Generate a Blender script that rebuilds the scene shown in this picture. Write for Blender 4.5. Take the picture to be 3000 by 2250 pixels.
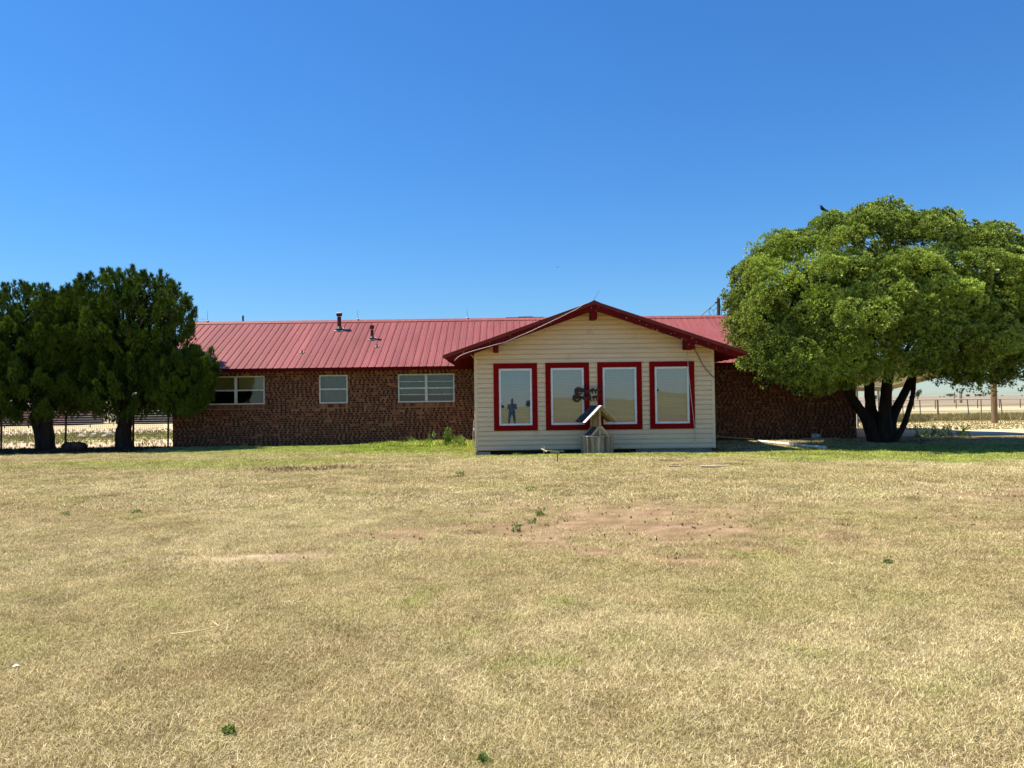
import bpy, math, random
import numpy as np
from mathutils import Matrix, Vector

R = math.radians
rng = np.random.default_rng(7)
random.seed(7)
for o in list(bpy.data.objects):
    bpy.data.objects.remove(o)
scene = bpy.context.scene
C = scene.collection

# ------------------------------------------------------------------ camera, sky, sun, exposure
CAM_H = 1.4
cam_d = bpy.data.cameras.new('camera')
cam_d.lens = 27.0
cam_d.sensor_width = 36.0
cam_d.clip_end = 20000
cam_d.clip_start = 0.05
cam = bpy.data.objects.new('camera', cam_d)
C.objects.link(cam)
CM = Matrix.Rotation(R(90 + 1.298), 4, 'X') @ Matrix.Rotation(R(-0.72), 4, 'Z')
cam.matrix_world = Matrix.Translation((0, 0, CAM_H)) @ CM
scene.camera = cam

SUN = Vector((-0.54, 0.085, 1.0)).normalized()          # towards the sun: left, a little behind the house, high
elev = math.asin(SUN.z)
azim = math.atan2(SUN.x, SUN.y)                        # clockwise from +Y
world = bpy.data.worlds.new('World')
scene.world = world
world.use_nodes = True
wn = world.node_tree.nodes
bg = wn['Background']
sky = wn.new('ShaderNodeTexSky')
sky.sky_type = 'NISHITA'
sky.sun_disc = False
sky.sun_elevation = elev
sky.sun_rotation = azim
sky.altitude = 3000
sky.air_density = 2.0
sky.dust_density = 0.3
sky.ozone_density = 9.0
hsv = wn.new('ShaderNodeHueSaturation')
hsv.inputs['Saturation'].default_value = 1.08
wb_ = wn.new('ShaderNodeMix')
wb_.data_type = 'RGBA'
wb_.blend_type = 'MULTIPLY'
wb_.inputs['Factor'].default_value = 1.0
wb_.inputs['B'].default_value = (0.78, 1.0, 1.25, 1.0)      # camera white balance, even over the whole sky
world.node_tree.links.new(sky.outputs[0], wb_.inputs['A'])
world.node_tree.links.new(wb_.outputs['Result'], hsv.inputs['Color'])
world.node_tree.links.new(hsv.outputs[0], bg.inputs['Color'])
bg.inputs['Strength'].default_value = 0.066

sun_d = bpy.data.lights.new('sun', 'SUN')
sun_d.energy = 5.0
sun_d.angle = R(0.53)
sun_d.color = (1.0, 0.93, 0.80)
sun = bpy.data.objects.new('sun', sun_d)
C.objects.link(sun)
sun.rotation_euler = SUN.to_track_quat('Z', 'Y').to_euler()
sun.location = (-30, 20, 60)

vs = scene.view_settings
vs.view_transform = 'Standard'
vs.look = 'None'
vs.exposure = 0.85
vs.gamma = 1.0
vs.use_curve_mapping = False
scene.cycles.max_bounces = 8
scene.cycles.transparent_max_bounces = 12

CM3 = CM.to_3x3()
def ray(u, v):
    return CM3 @ Vector(((u - 1500) / 2250, -(v - 1125) / 2250, -1))
def at(u, v, Y):
    d = ray(u, v); t = Y / d.y
    return Vector((d.x * t, Y, CAM_H + d.z * t))
def ground(u, v, z=0.0):
    d = ray(u, v); t = (z - CAM_H) / d.z
    return Vector((d.x * t, d.y * t, z))

# ------------------------------------------------------------------ helpers
def tag(o, label=None, cat=None, group=None, kind=None):
    if label: o['label'] = label
    if cat: o['category'] = cat
    if group: o['group'] = group
    if kind: o['kind'] = kind
    return o

def link(o, parent=None):
    C.objects.link(o)
    if parent is not None: o.parent = parent
    return o

def empty(name, loc=(0, 0, 0), rz=0, label=None, cat=None, group=None):
    o = bpy.data.objects.new(name, None)
    o.empty_display_size = 0.1
    o.location = loc
    o.rotation_euler = (0, 0, rz)
    C.objects.link(o)
    return tag(o, label, cat, group)

class MB:
    def __init__(s): s.v = []; s.f = []; s.tone = []; s.mi = []
    def add(s, vs_, fs_, tone=0.5, mi=0):
        n = len(s.v)
        s.v += [tuple(p) for p in vs_]
        s.tone += [tone] * len(vs_)
        for f in fs_: s.f.append([n + i for i in f]); s.mi.append(mi)
        return s
    def box(s, x0, x1, y0, y1, z0, z1, tone=0.5, mi=0):
        return s.add([(x0, y0, z0), (x1, y0, z0), (x1, y1, z0), (x0, y1, z0), (x0, y0, z1), (x1, y0, z1), (x1, y1, z1), (x0, y1, z1)],
                     [(0, 3, 2, 1), (4, 5, 6, 7), (0, 1, 5, 4), (1, 2, 6, 5), (2, 3, 7, 6), (3, 0, 4, 7)], tone, mi)
    def prism(s, pts, axis, a, b, tone=0.5):
        # pts: outline in the two other axes
        n = len(pts)
        def mk(p, t):
            if axis == 'y': return (p[0], t, p[1])
            if axis == 'x': return (t, p[0], p[1])
            return (p[0], p[1], t)
        vs_ = [mk(p, a) for p in pts] + [mk(p, b) for p in pts]
        fs_ = [tuple(range(n)), tuple(range(2 * n - 1, n - 1, -1))]
        for i in range(n):
            j = (i + 1) % n
            fs_.append((i, i + n, j + n, j))
        return s.add(vs_, fs_, tone)
    def beam(s, p, q, w, h, tone=0.5, up=(0, 0, 1)):
        p = Vector(p); q = Vector(q); d = (q - p).normalized(); u = Vector(up)
        if abs(d.dot(u)) > 0.98: u = Vector((0, 1, 0))
        sd = d.cross(u).normalized() * w / 2; u2 = sd.cross(d).normalized() * h / 2
        vs_ = [p - sd - u2, p + sd - u2, p + sd + u2, p - sd + u2, q - sd - u2, q + sd - u2, q + sd + u2, q - sd + u2]
        return s.add(vs_, [(0, 1, 2, 3), (7, 6, 5, 4), (0, 4, 5, 1), (1, 5, 6, 2), (2, 6, 7, 3), (3, 7, 4, 0)], tone)
    def tube(s, pts, rad, seg=8, noise=0.0, tone=0.5, cap=True):
        pts = [Vector(p) for p in pts]
        if not hasattr(rad, '__len__'): rad = [rad] * len(pts)
        n0 = len(s.v); prev = None
        for i, p in enumerate(pts):
            d = (pts[min(i + 1, len(pts) - 1)] - pts[max(i - 1, 0)])
            d = d.normalized() if d.length > 1e-9 else Vector((0, 0, 1))
            if prev is None:
                a = d.orthogonal().normalized()
            else:
                a = (prev - d * prev.dot(d)).normalized()
            prev = a
            b = d.cross(a)
            for k in range(seg):
                th = 2 * math.pi * k / seg
                r = rad[i] * (1 + noise * random.uniform(-1, 1))
                s.v.append(tuple(p + (a * math.cos(th) + b * math.sin(th)) * r)); s.tone.append(tone)
        for i in range(len(pts) - 1):
            for k in range(seg):
                j = (k + 1) % seg
                s.f.append([n0 + i * seg + k, n0 + i * seg + j, n0 + (i + 1) * seg + j, n0 + (i + 1) * seg + k]); s.mi.append(0)
        if cap:
            s.f.append([n0 + k for k in range(seg)][::-1]); s.mi.append(0)
            s.f.append([n0 + (len(pts) - 1) * seg + k for k in range(seg)]); s.mi.append(0)
        return s
    def mesh(s, name, mats, smooth=False):
        me = bpy.data.meshes.new(name)
        me.from_pydata(s.v, [], s.f)
        if not isinstance(mats, (list, tuple)): mats = [mats]
        for m in mats: me.materials.append(m)
        if len(mats) > 1: me.polygons.foreach_set('material_index', s.mi)
        at_ = me.attributes.new('tone', 'FLOAT', 'POINT')
        at_.data.foreach_set('value', np.array(s.tone, dtype=np.float32))
        if smooth: me.polygons.foreach_set('use_smooth', [True] * len(me.polygons))
        me.update()
        return me
    def build(s, name, mats, parent=None, smooth=False, loc=None):
        o = bpy.data.objects.new(name, s.mesh(name, mats, smooth))
        if loc is not None: o.location = loc
        return link(o, parent)

def bevel(o, w=0.006, seg=1):
    m = o.modifiers.new('bevel', 'BEVEL'); m.width = w; m.segments = seg; m.limit_method = 'ANGLE'
    return o

def smoothpath(pts, n=6):
    pts = [Vector(p) for p in pts]; out = []
    for i in range(len(pts) - 1):
        p0 = pts[max(i - 1, 0)]; p1 = pts[i]; p2 = pts[i + 1]; p3 = pts[min(i + 2, len(pts) - 1)]
        for k in range(n):
            t = k / n
            out.append(0.5 * ((2 * p1) + (p2 - p0) * t + (2 * p0 - 5 * p1 + 4 * p2 - p3) * t * t + (3 * p1 - p0 - 3 * p2 + p3) * t ** 3))
    out.append(pts[-1])
    return out

# ------------------------------------------------------------------ materials
def node(nt, t, **kw):
    n = nt.nodes.new(t)
    for k, v in kw.items(): setattr(n, k, v)
    return n

def pmat(name, c1, c2=None, scale=6.0, rough=0.7, bump=0.0, stretch=(1, 1, 1), spec=0.3, detail=6.0, metal=0.0, tone=None, bscale=None, c3=None, c3scale=3.0, c3amt=0.4):
    m = bpy.data.materials.new(name); m.use_nodes = True
    nt = m.node_tree; b = nt.nodes['Principled BSDF']; L = nt.links.new
    b.inputs['Roughness'].default_value = rough
    b.inputs['Specular IOR Level'].default_value = spec
    b.inputs['Metallic'].default_value = metal
    c2 = c2 or tuple(x * 0.7 for x in c1)
    geo = node(nt, 'ShaderNodeNewGeometry'); mp = node(nt, 'ShaderNodeMapping'); mp.inputs['Scale'].default_value = stretch
    L(geo.outputs['Position'], mp.inputs['Vector'])
    nz = node(nt, 'ShaderNodeTexNoise'); nz.inputs['Scale'].default_value = scale; nz.inputs['Detail'].default_value = detail
    L(mp.outputs[0], nz.inputs['Vector'])
    rp = node(nt, 'ShaderNodeValToRGB'); rp.color_ramp.elements[0].position = 0.35; rp.color_ramp.elements[1].position = 0.65
    rp.color_ramp.elements[0].color = (*c2, 1); rp.color_ramp.elements[1].color = (*c1, 1)
    L(nz.outputs['Fac'], rp.inputs['Fac'])
    col = rp.outputs['Color']
    if c3 is not None:
        n3 = node(nt, 'ShaderNodeTexNoise'); n3.inputs['Scale'].default_value = c3scale; n3.inputs['Detail'].default_value = 8
        L(geo.outputs['Position'], n3.inputs['Vector'])
        r3 = node(nt, 'ShaderNodeValToRGB'); r3.color_ramp.elements[0].position = 1 - c3amt; r3.color_ramp.elements[1].position = min(1, 1 - c3amt + 0.05)
        L(n3.outputs['Fac'], r3.inputs['Fac'])
        mx3 = node(nt, 'ShaderNodeMix', data_type='RGBA'); L(r3.outputs['Color'], mx3.inputs['Factor'])
        L(col, mx3.inputs['A']); mx3.inputs['B'].default_value = (*c3, 1); col = mx3.outputs['Result']
    if tone:
        a = node(nt, 'ShaderNodeAttribute', attribute_name='tone')
        mr = node(nt, 'ShaderNodeMapRange'); mr.inputs['To Min'].default_value = tone[0]; mr.inputs['To Max'].default_value = tone[1]
        L(a.outputs['Fac'], mr.inputs['Value'])
        mu = node(nt, 'ShaderNodeMix', data_type='RGBA', blend_type='MULTIPLY'); mu.inputs['Factor'].default_value = 1
        L(col, mu.inputs['A']); L(mr.outputs[0], mu.inputs['B']); col = mu.outputs['Result']
    L(col, b.inputs['Base Color'])
    if bump:
        nb = node(nt, 'ShaderNodeTexNoise'); nb.inputs['Scale'].default_value = bscale or scale * 4; nb.inputs['Detail'].default_value = 5
        L(mp.outputs[0], nb.inputs['Vector'])
        bp = node(nt, 'ShaderNodeBump'); bp.inputs['Strength'].default_value = bump; bp.inputs['Distance'].default_value = 0.02
        L(nb.outputs['Fac'], bp.inputs['Height']); L(bp.outputs[0], b.inputs['Normal'])
    return m

def leafmat(name, dark, light, nscale=0.8, transl=0.3, vary=None):
    m = bpy.data.materials.new(name); m.use_nodes = True
    nt = m.node_tree; L = nt.links.new
    nt.nodes.remove(nt.nodes['Principled BSDF']); out = nt.nodes['Material Output']
    a = node(nt, 'ShaderNodeAttribute', attribute_name='tone')
    geo = node(nt, 'ShaderNodeNewGeometry')
    nz = node(nt, 'ShaderNodeTexNoise'); nz.inputs['Scale'].default_value = nscale; nz.inputs['Detail'].default_value = 3
    L(geo.outputs['Position'], nz.inputs['Vector'])
    ad = node(nt, 'ShaderNodeMath', operation='MULTIPLY_ADD'); ad.inputs[1].default_value = 0.7; ad.inputs[2].default_value = -0.35
    L(nz.outputs['Fac'], ad.inputs[0])
    sm = node(nt, 'ShaderNodeMath', operation='ADD', use_clamp=True); L(a.outputs['Fac'], sm.inputs[0]); L(ad.outputs[0], sm.inputs[1])
    mx = node(nt, 'ShaderNodeMix', data_type='RGBA'); mx.inputs['A'].default_value = (*dark, 1); mx.inputs['B'].default_value = (*light, 1)
    L(sm.outputs[0], mx.inputs['Factor'])
    d = node(nt, 'ShaderNodeBsdfDiffuse'); t = node(nt, 'ShaderNodeBsdfTranslucent'); g = node(nt, 'ShaderNodeBsdfGlossy'); g.inputs['Roughness'].default_value = 0.45
    g.inputs['Color'].default_value = (1, 1, 1, 1)
    L(mx.outputs['Result'], d.inputs['Color']); L(mx.outputs['Result'], t.inputs['Color'])
    m1 = node(nt, 'ShaderNodeMixShader'); m1.inputs[0].default_value = transl; L(d.outputs[0], m1.inputs[1]); L(t.outputs[0], m1.inputs[2])
    m2 = node(nt, 'ShaderNodeMixShader'); m2.inputs[0].default_value = 0.025; L(m1.outputs[0], m2.inputs[1]); L(g.outputs[0], m2.inputs[2])
    L(m2.outputs[0], out.inputs['Surface'])
    return m

def glassmat(name, refl=0.3, tint=(0.9, 0.95, 0.95), wave=0.0):
    m = bpy.data.materials.new(name); m.use_nodes = True
    nt = m.node_tree; L = nt.links.new
    nt.nodes.remove(nt.nodes['Principled BSDF']); out = nt.nodes['Material Output']
    g = node(nt, 'ShaderNodeBsdfGlossy'); g.inputs['Roughness'].default_value = 0.01; g.inputs['Color'].default_value = (1, 1, 1, 1)
    t = node(nt, 'ShaderNodeBsdfTransparent'); t.inputs['Color'].default_value = (*tint, 1)
    mx = node(nt, 'ShaderNodeMixShader'); mx.inputs[0].default_value = refl
    L(t.outputs[0], mx.inputs[1]); L(g.outputs[0], mx.inputs[2]); L(mx.outputs[0], out.inputs['Surface'])
    if wave:
        geo = node(nt, 'ShaderNodeNewGeometry')
        nz = node(nt, 'ShaderNodeTexNoise'); nz.inputs['Scale'].default_value = 1.6; nz.inputs['Detail'].default_value = 1
        L(geo.outputs['Position'], nz.inputs['Vector'])
        bp = node(nt, 'ShaderNodeBump'); bp.inputs['Strength'].default_value = 1.0; bp.inputs['Distance'].default_value = wave
        L(nz.outputs['Fac'], bp.inputs['Height']); L(bp.outputs[0], g.inputs['Normal'])
    return m

M = {}
M['siding'] = pmat('cream vinyl siding', (0.82, 0.625, 0.385), (0.75, 0.57, 0.35), scale=1.2, rough=0.55, bump=0.08, stretch=(1, 1, 8), bscale=30, c3=(0.68, 0.52, 0.32), c3scale=2.3, c3amt=0.34)
M['corner'] = pmat('cream corner trim', (0.80, 0.63, 0.39), (0.74, 0.57, 0.35), rough=0.5)
M['red_trim'] = pmat('dark red window paint', (0.27, 0.004, 0.003), (0.21, 0.003, 0.002), scale=3, rough=0.6, bump=0.05, spec=0.06)
M['white_frame'] = pmat('white vinyl frame', (0.80, 0.80, 0.76), (0.74, 0.74, 0.70), rough=0.4)
M['alu'] = pmat('weathered white window frame', (0.72, 0.70, 0.62), (0.55, 0.52, 0.43), scale=9, rough=0.5)
M['roof'] = pmat('faded red metal roof', (0.262, 0.074, 0.068), (0.225, 0.060, 0.055), scale=0.9, rough=0.5, spec=0.22, detail=8, stretch=(1, 0.35, 0.35), c3=(0.31, 0.12, 0.11), c3scale=7, c3amt=0.33)
_nt = M['roof'].node_tree; _b = _nt.nodes['Principled BSDF']; _src = _b.inputs['Base Color'].links[0].from_socket
_oi = node(_nt, 'ShaderNodeObjectInfo'); _mr = node(_nt, 'ShaderNodeMapRange'); _mr.inputs['To Min'].default_value = .90; _mr.inputs['To Max'].default_value = 1.10
_nt.links.new(_oi.outputs['Random'], _mr.inputs['Value'])
_g = node(_nt, 'ShaderNodeNewGeometry'); _mp = node(_nt, 'ShaderNodeMapping'); _mp.inputs['Scale'].default_value = (9, .5, .5); _nt.links.new(_g.outputs['Position'], _mp.inputs['Vector'])
_nz = node(_nt, 'ShaderNodeTexNoise'); _nz.inputs['Scale'].default_value = 1.0; _nz.inputs['Detail'].default_value = 6; _nt.links.new(_mp.outputs[0], _nz.inputs['Vector'])
_m2 = node(_nt, 'ShaderNodeMapRange'); _m2.inputs['From Min'].default_value = .3; _m2.inputs['From Max'].default_value = .7; _m2.inputs['To Min'].default_value = .82; _m2.inputs['To Max'].default_value = 1.14; _nt.links.new(_nz.outputs['Fac'], _m2.inputs['Value'])
_mm = node(_nt, 'ShaderNodeMath', operation='MULTIPLY'); _nt.links.new(_mr.outputs[0], _mm.inputs[0]); _nt.links.new(_m2.outputs[0], _mm.inputs[1])
_mu = node(_nt, 'ShaderNodeMix', data_type='RGBA', blend_type='MULTIPLY'); _mu.inputs['Factor'].default_value = 1
_nt.links.new(_src, _mu.inputs['A']); _nt.links.new(_mm.outputs[0], _mu.inputs['B']); _nt.links.new(_mu.outputs['Result'], _b.inputs['Base Color'])
M['roof_trim'] = pmat('dark red metal trim', (0.22, 0.035, 0.025), (0.17, 0.025, 0.018), scale=2, rough=0.5, spec=0.12)
M['fascia'] = pmat('peeling red fascia paint', (0.15, 0.008, 0.006), (0.11, 0.006, 0.005), scale=4, rough=0.7, spec=0.06, c3=(0.36, 0.25, 0.22), c3scale=16, c3amt=0.365)
M['soffit'] = pmat('dark red soffit', (0.12, 0.008, 0.006), (0.09, 0.006, 0.005), scale=4, rough=0.7, spec=0.06)
M['mortar'] = pmat('brown mortar', (0.36, 0.20, 0.125), (0.27, 0.145, 0.09), scale=20, rough=0.95, bump=0.3)
M['brick_tan'] = pmat('tan brick', (0.36, 0.155, 0.072), (0.25, 0.10, 0.046), scale=14, rough=0.9, bump=0.3, spec=0.1, tone=(0.55, 1.25))
M['brick_dark'] = pmat('dark brown brick', (0.060, 0.024, 0.016), (0.032, 0.013, 0.009), scale=14, rough=0.9, bump=0.3, spec=0.08, tone=(0.6, 1.5))  # darkest brick tone; these bricks sit slightly back
M['brick_red'] = pmat('red brown brick', (0.22, 0.062, 0.033), (0.14, 0.038, 0.022), scale=14, rough=0.9, bump=0.3, tone=(0.6, 1.4))
M['concrete'] = pmat('pale concrete', (0.50, 0.44, 0.38), (0.42, 0.36, 0.30), scale=1.5, rough=0.9, bump=0.15, bscale=40)
M['grey_concrete'] = pmat('grey foundation', (0.30, 0.28, 0.25), (0.22, 0.20, 0.18), scale=4, rough=0.9, bump=0.2)
M['bark'] = pmat('dark bark', (0.042, 0.028, 0.020), (0.020, 0.013, 0.010), scale=9, rough=0.95, bump=0.9, stretch=(1, 1, 0.25))
M['bark_j'] = pmat('shaggy bark', (0.050, 0.033, 0.024), (0.022, 0.014, 0.010), scale=9, rough=0.95, bump=0.9, stretch=(1, 1, 0.2))
M['pole_wood'] = pmat('weathered pole wood', (0.22, 0.145, 0.075), (0.13, 0.085, 0.045), scale=5, rough=0.9, bump=0.4, stretch=(4, 4, 0.3))
M['old_wood'] = pmat('grey old wood', (0.46, 0.38, 0.26), (0.26, 0.195, 0.12), scale=7, rough=0.9, bump=0.5, stretch=(6, 6, 0.5), tone=(0.45, 1.7))
M['white_wood'] = pmat('worn white board', (0.80, 0.77, 0.70), (0.62, 0.58, 0.50), scale=10, rough=0.7, bump=0.2)
M['slate_wood'] = pmat('dark shingle board', (0.085, 0.080, 0.085), (0.045, 0.042, 0.045), scale=10, rough=0.8, bump=0.4, tone=(0.7, 1.4))
M['rust'] = pmat('rusty metal', (0.13, 0.055, 0.030), (0.05, 0.024, 0.016), scale=18, rough=0.85, bump=0.4)
M['rust_pole'] = pmat('rusty post', (0.13, 0.075, 0.05), (0.07, 0.04, 0.028), scale=18, rough=0.85)
M['steel'] = pmat('galvanised pipe', (0.60, 0.57, 0.52), (0.48, 0.45, 0.40), scale=8, rough=0.6)
M['wire'] = pmat('grey wire', (0.16, 0.14, 0.12), (0.11, 0.10, 0.085), scale=8, rough=0.6)
M['cable'] = pmat('black cable', (0.02, 0.02, 0.022), (0.015, 0.015, 0.015), rough=0.5)
M['cord'] = pmat('pale cord', (0.60, 0.52, 0.46), (0.5, 0.42, 0.37), rough=0.6)
M['brown_cord'] = pmat('brown cord', (0.20, 0.12, 0.05), (0.16, 0.10, 0.04), rough=0.6)
M['vent'] = pmat('painted red vent', (0.11, 0.022, 0.018), (0.075, 0.014, 0.012), rough=0.5)
M['cap_white'] = pmat('white vent cap', (0.75, 0.72, 0.68), (0.6, 0.55, 0.5), rough=0.4)
M['flash'] = pmat('pale flashing', (0.62, 0.50, 0.46), (0.4, 0.30, 0.26), scale=20, rough=0.5)
M['rubber'] = pmat('black rubber boot', (0.03, 0.028, 0.025), (0.02, 0.02, 0.02), rough=0.6)
M['blind'] = pmat('white blind', (0.40, 0.42, 0.42), (0.36, 0.38, 0.38), rough=0.6)
M['shade'] = pmat('yellowed roller shade', (0.50, 0.40, 0.13), (0.42, 0.33, 0.10), scale=3, rough=0.7)
M['curtain'] = pmat('grey curtain', (0.24, 0.235, 0.21), (0.18, 0.175, 0.16), scale=6, rough=0.8, stretch=(8, 1, 0.5))
M['dark'] = pmat('dark room', (0.03, 0.03, 0.03), (0.02, 0.02, 0.02), rough=0.9)
M['white_pvc'] = pmat('white pipe', (0.78, 0.75, 0.68), (0.66, 0.62, 0.55), scale=5, rough=0.5)
M['cream_metal'] = pmat('cream carport metal', (0.62, 0.54, 0.33), (0.52, 0.44, 0.26), scale=3, rough=0.5)
M['shed_red'] = pmat('dark red shed metal', (0.14, 0.03, 0.035), (0.10, 0.02, 0.025), scale=2, rough=0.6)
M['shed_roof'] = pmat('dull metal roof', (0.30, 0.28, 0.26), (0.24, 0.22, 0.20), scale=2, rough=0.5)
M['shed_grey'] = pmat('dark grey shed boards', (0.055, 0.05, 0.045), (0.035, 0.03, 0.03), scale=3, rough=0.9)
M['crow'] = pmat('black feathers', (0.012, 0.012, 0.016), (0.008, 0.008, 0.010), rough=0.5)
M['cow'] = pmat('dark brown hide', (0.045, 0.022, 0.015), (0.03, 0.015, 0.01), rough=0.8)
M['jug'] = pmat('white blue plastic', (0.70, 0.74, 0.74), (0.25, 0.42, 0.45), scale=14, rough=0.4)
M['paper'] = pmat('white paper scrap', (0.85, 0.84, 0.80), (0.75, 0.74, 0.70), rough=0.8)
M['twig'] = pmat('bleached twig', (0.72, 0.60, 0.33), (0.58, 0.46, 0.24), scale=20, rough=0.8)
M['plank'] = pmat('pale plank', (0.50, 0.40, 0.27), (0.36, 0.28, 0.18), scale=9, rough=0.85, bump=0.3, stretch=(0.5, 5, 5))
M['glass_wing'] = glassmat('reflective window glass', 0.21, (0.50, 0.58, 0.62), wave=0.0006)
M['glass_old'] = glassmat('old window glass', 0.07, (0.62, 0.64, 0.60), wave=0.0006)
M['leaf_r'] = leafmat('pale tipped needles', (0.011, 0.038, 0.002), (0.540, 0.660, 0.115), 0.55, 0.15)
M['leaf_j'] = leafmat('juniper sprays', (0.009, 0.030, 0.003), (0.155, 0.245, 0.018), 0.7, 0.18)
M['leaf_far'] = leafmat('distant foliage', (0.030, 0.045, 0.012), (0.080, 0.095, 0.030), 0.3, 0.2)
M['leaf_weed'] = leafmat('weed leaves', (0.05, 0.11, 0.012), (0.20, 0.29, 0.06), 3.0, 0.35)
M['leaf_dark'] = leafmat('withered shrub', (0.020, 0.022, 0.012), (0.050, 0.055, 0.025), 3.0, 0.2)
M['leaf_dry'] = leafmat('dry stalks', (0.10, 0.065, 0.03), (0.26, 0.18, 0.09), 3.0, 0.2)
M['leaf_olive'] = leafmat('rough pasture grass', (0.12, 0.105, 0.035), (0.36, 0.29, 0.12), 0.8, 0.3)

# ------------------------------------------------------------------ noise on numpy arrays
_T = rng.random((256, 256))
def vnoise(x, y):
    xi = np.floor(x).astype(int); yi = np.floor(y).astype(int)
    xf = x - xi; yf = y - yi
    xf = xf * xf * (3 - 2 * xf); yf = yf * yf * (3 - 2 * yf)
    a = _T[xi % 256, yi % 256]; b = _T[(xi + 1) % 256, yi % 256]; c = _T[xi % 256, (yi + 1) % 256]; d = _T[(xi + 1) % 256, (yi + 1) % 256]
    return (a * (1 - xf) + b * xf) * (1 - yf) + (c * (1 - xf) + d * xf) * yf
def fbm(x, y, o=4):
    s = 0; a = 0.5; t = 0
    for i in range(o):
        s = s + a * vnoise(x * 2 ** i + 17.3 * i, y * 2 ** i + 5.1 * i); t += a; a *= 0.55
    return s / t
def sstep(a, b, x):
    t = np.clip((x - a) / (b - a), 0, 1); return t * t * (3 - 2 * t)
def blob(x, y, cx, cy, rx, ry, n=0.55, sc=1.6):
    d = np.sqrt(((x - cx) / rx) ** 2 + ((y - cy) / ry) ** 2)
    d = d + n * (fbm(x * sc + cx, y * sc + cy) - 0.5) * 2
    return 1 - sstep(0.55, 1.15, d)

DIRT = [(1.5, 9.1, 1.5, 1.9, 1.0), (2.7, 9.9, 1.3, 0.9, 0.8), (0.3, 10.0, 1.2, 0.7, 0.7), (-0.75, 8.5, 0.75, 0.5, 0.9), (-2.35, 7.25, 0.50, 0.28, 1.0), (6.7, 10.8, 1.0, 0.9, 0.8),
        (5.2, 8.4, 0.7, 0.6, 0.6), (3.4, 8.3, 0.9, 0.7, 0.55), (5.7, 13.2, 1.1, 0.5, 0.45), (-5.6, 10.0, 1.0, 0.5, 0.35)]
def dirt_f(x, y):
    d = np.zeros_like(x)
    for cx, cy, rx, ry, a in DIRT: d = np.maximum(d, a * blob(x, y, cx, cy, rx * 1.35, ry * 1.2, 0.9, 1.9))
    br = sstep(.36, .60, fbm(x * 2.2 + 11, y * 4.5 + 23, 4))
    return d * (.68 + .32 * br)
def green_f(x, y):
    g = 0.85 * sstep(19.5, 23.5, y + 3 * (fbm(x * .35, y * .35) - .5)) * (1 - sstep(26.2, 27, y)) * (1 - sstep(-1.2, -.9, x)) * sstep(-14, -8, x)
    g = np.maximum(g, 1.0 * blob(x, y, -2.8, 24.0, 4.2, 3.4, 0.3))
    g = np.maximum(g, 0.75 * blob(x, y, 2.2, 19.7, 5.0, 1.1, 0.5))
    g = np.maximum(g, 0.85 * blob(x, y, 10.5, 18.8, 7.0, 3.0, 0.5, .8))
    g = np.maximum(g, 0.55 * blob(x, y, -8.0, 18.5, 5.0, 1.6, 0.6, .6))
    g = np.maximum(g, 0.13 * sstep(.50, .72, fbm(x * .55 + 9, y * .55 + 3)))
    g = np.maximum(g, 0.55 * sstep(.74, .90, fbm(x * 3.1 + 40, y * 3.1 + 11, 2)))
    return np.clip(g, 0, 1)

DRY = np.array([0.635, 0.525, 0.285]); DRY2 = np.array([0.70, 0.59, 0.335]); BROWN = np.array([0.50, 0.385, 0.195])
GREEN = np.array([0.38, 0.45, 0.085]); SOIL = np.array([0.35, 0.235, 0.14]); SOIL2 = np.array([0.22, 0.145, 0.08])
def lawn_col(x, y):
    n1 = fbm(x * .45, y * .45)[:, None]; n2 = fbm(x * 1.7 + 5, y * 1.7 + 8)[:, None]
    c = DRY * (1 - sstep(.45, .62, n1)) + DRY2 * sstep(.45, .62, n1)
    k = 0.40 * sstep(.52, .72, n2); c = c * (1 - k) + BROWN * k
    k = (0.6 * blob(x, y, -4.1, 16.3, 2.0, 0.7, .5))[:, None]; c = c * (1 - k) + BROWN * k
    g = green_f(x, y)[:, None]; c = c * (1 - g) + GREEN * (0.8 + .5 * n2) * g
    return c

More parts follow.
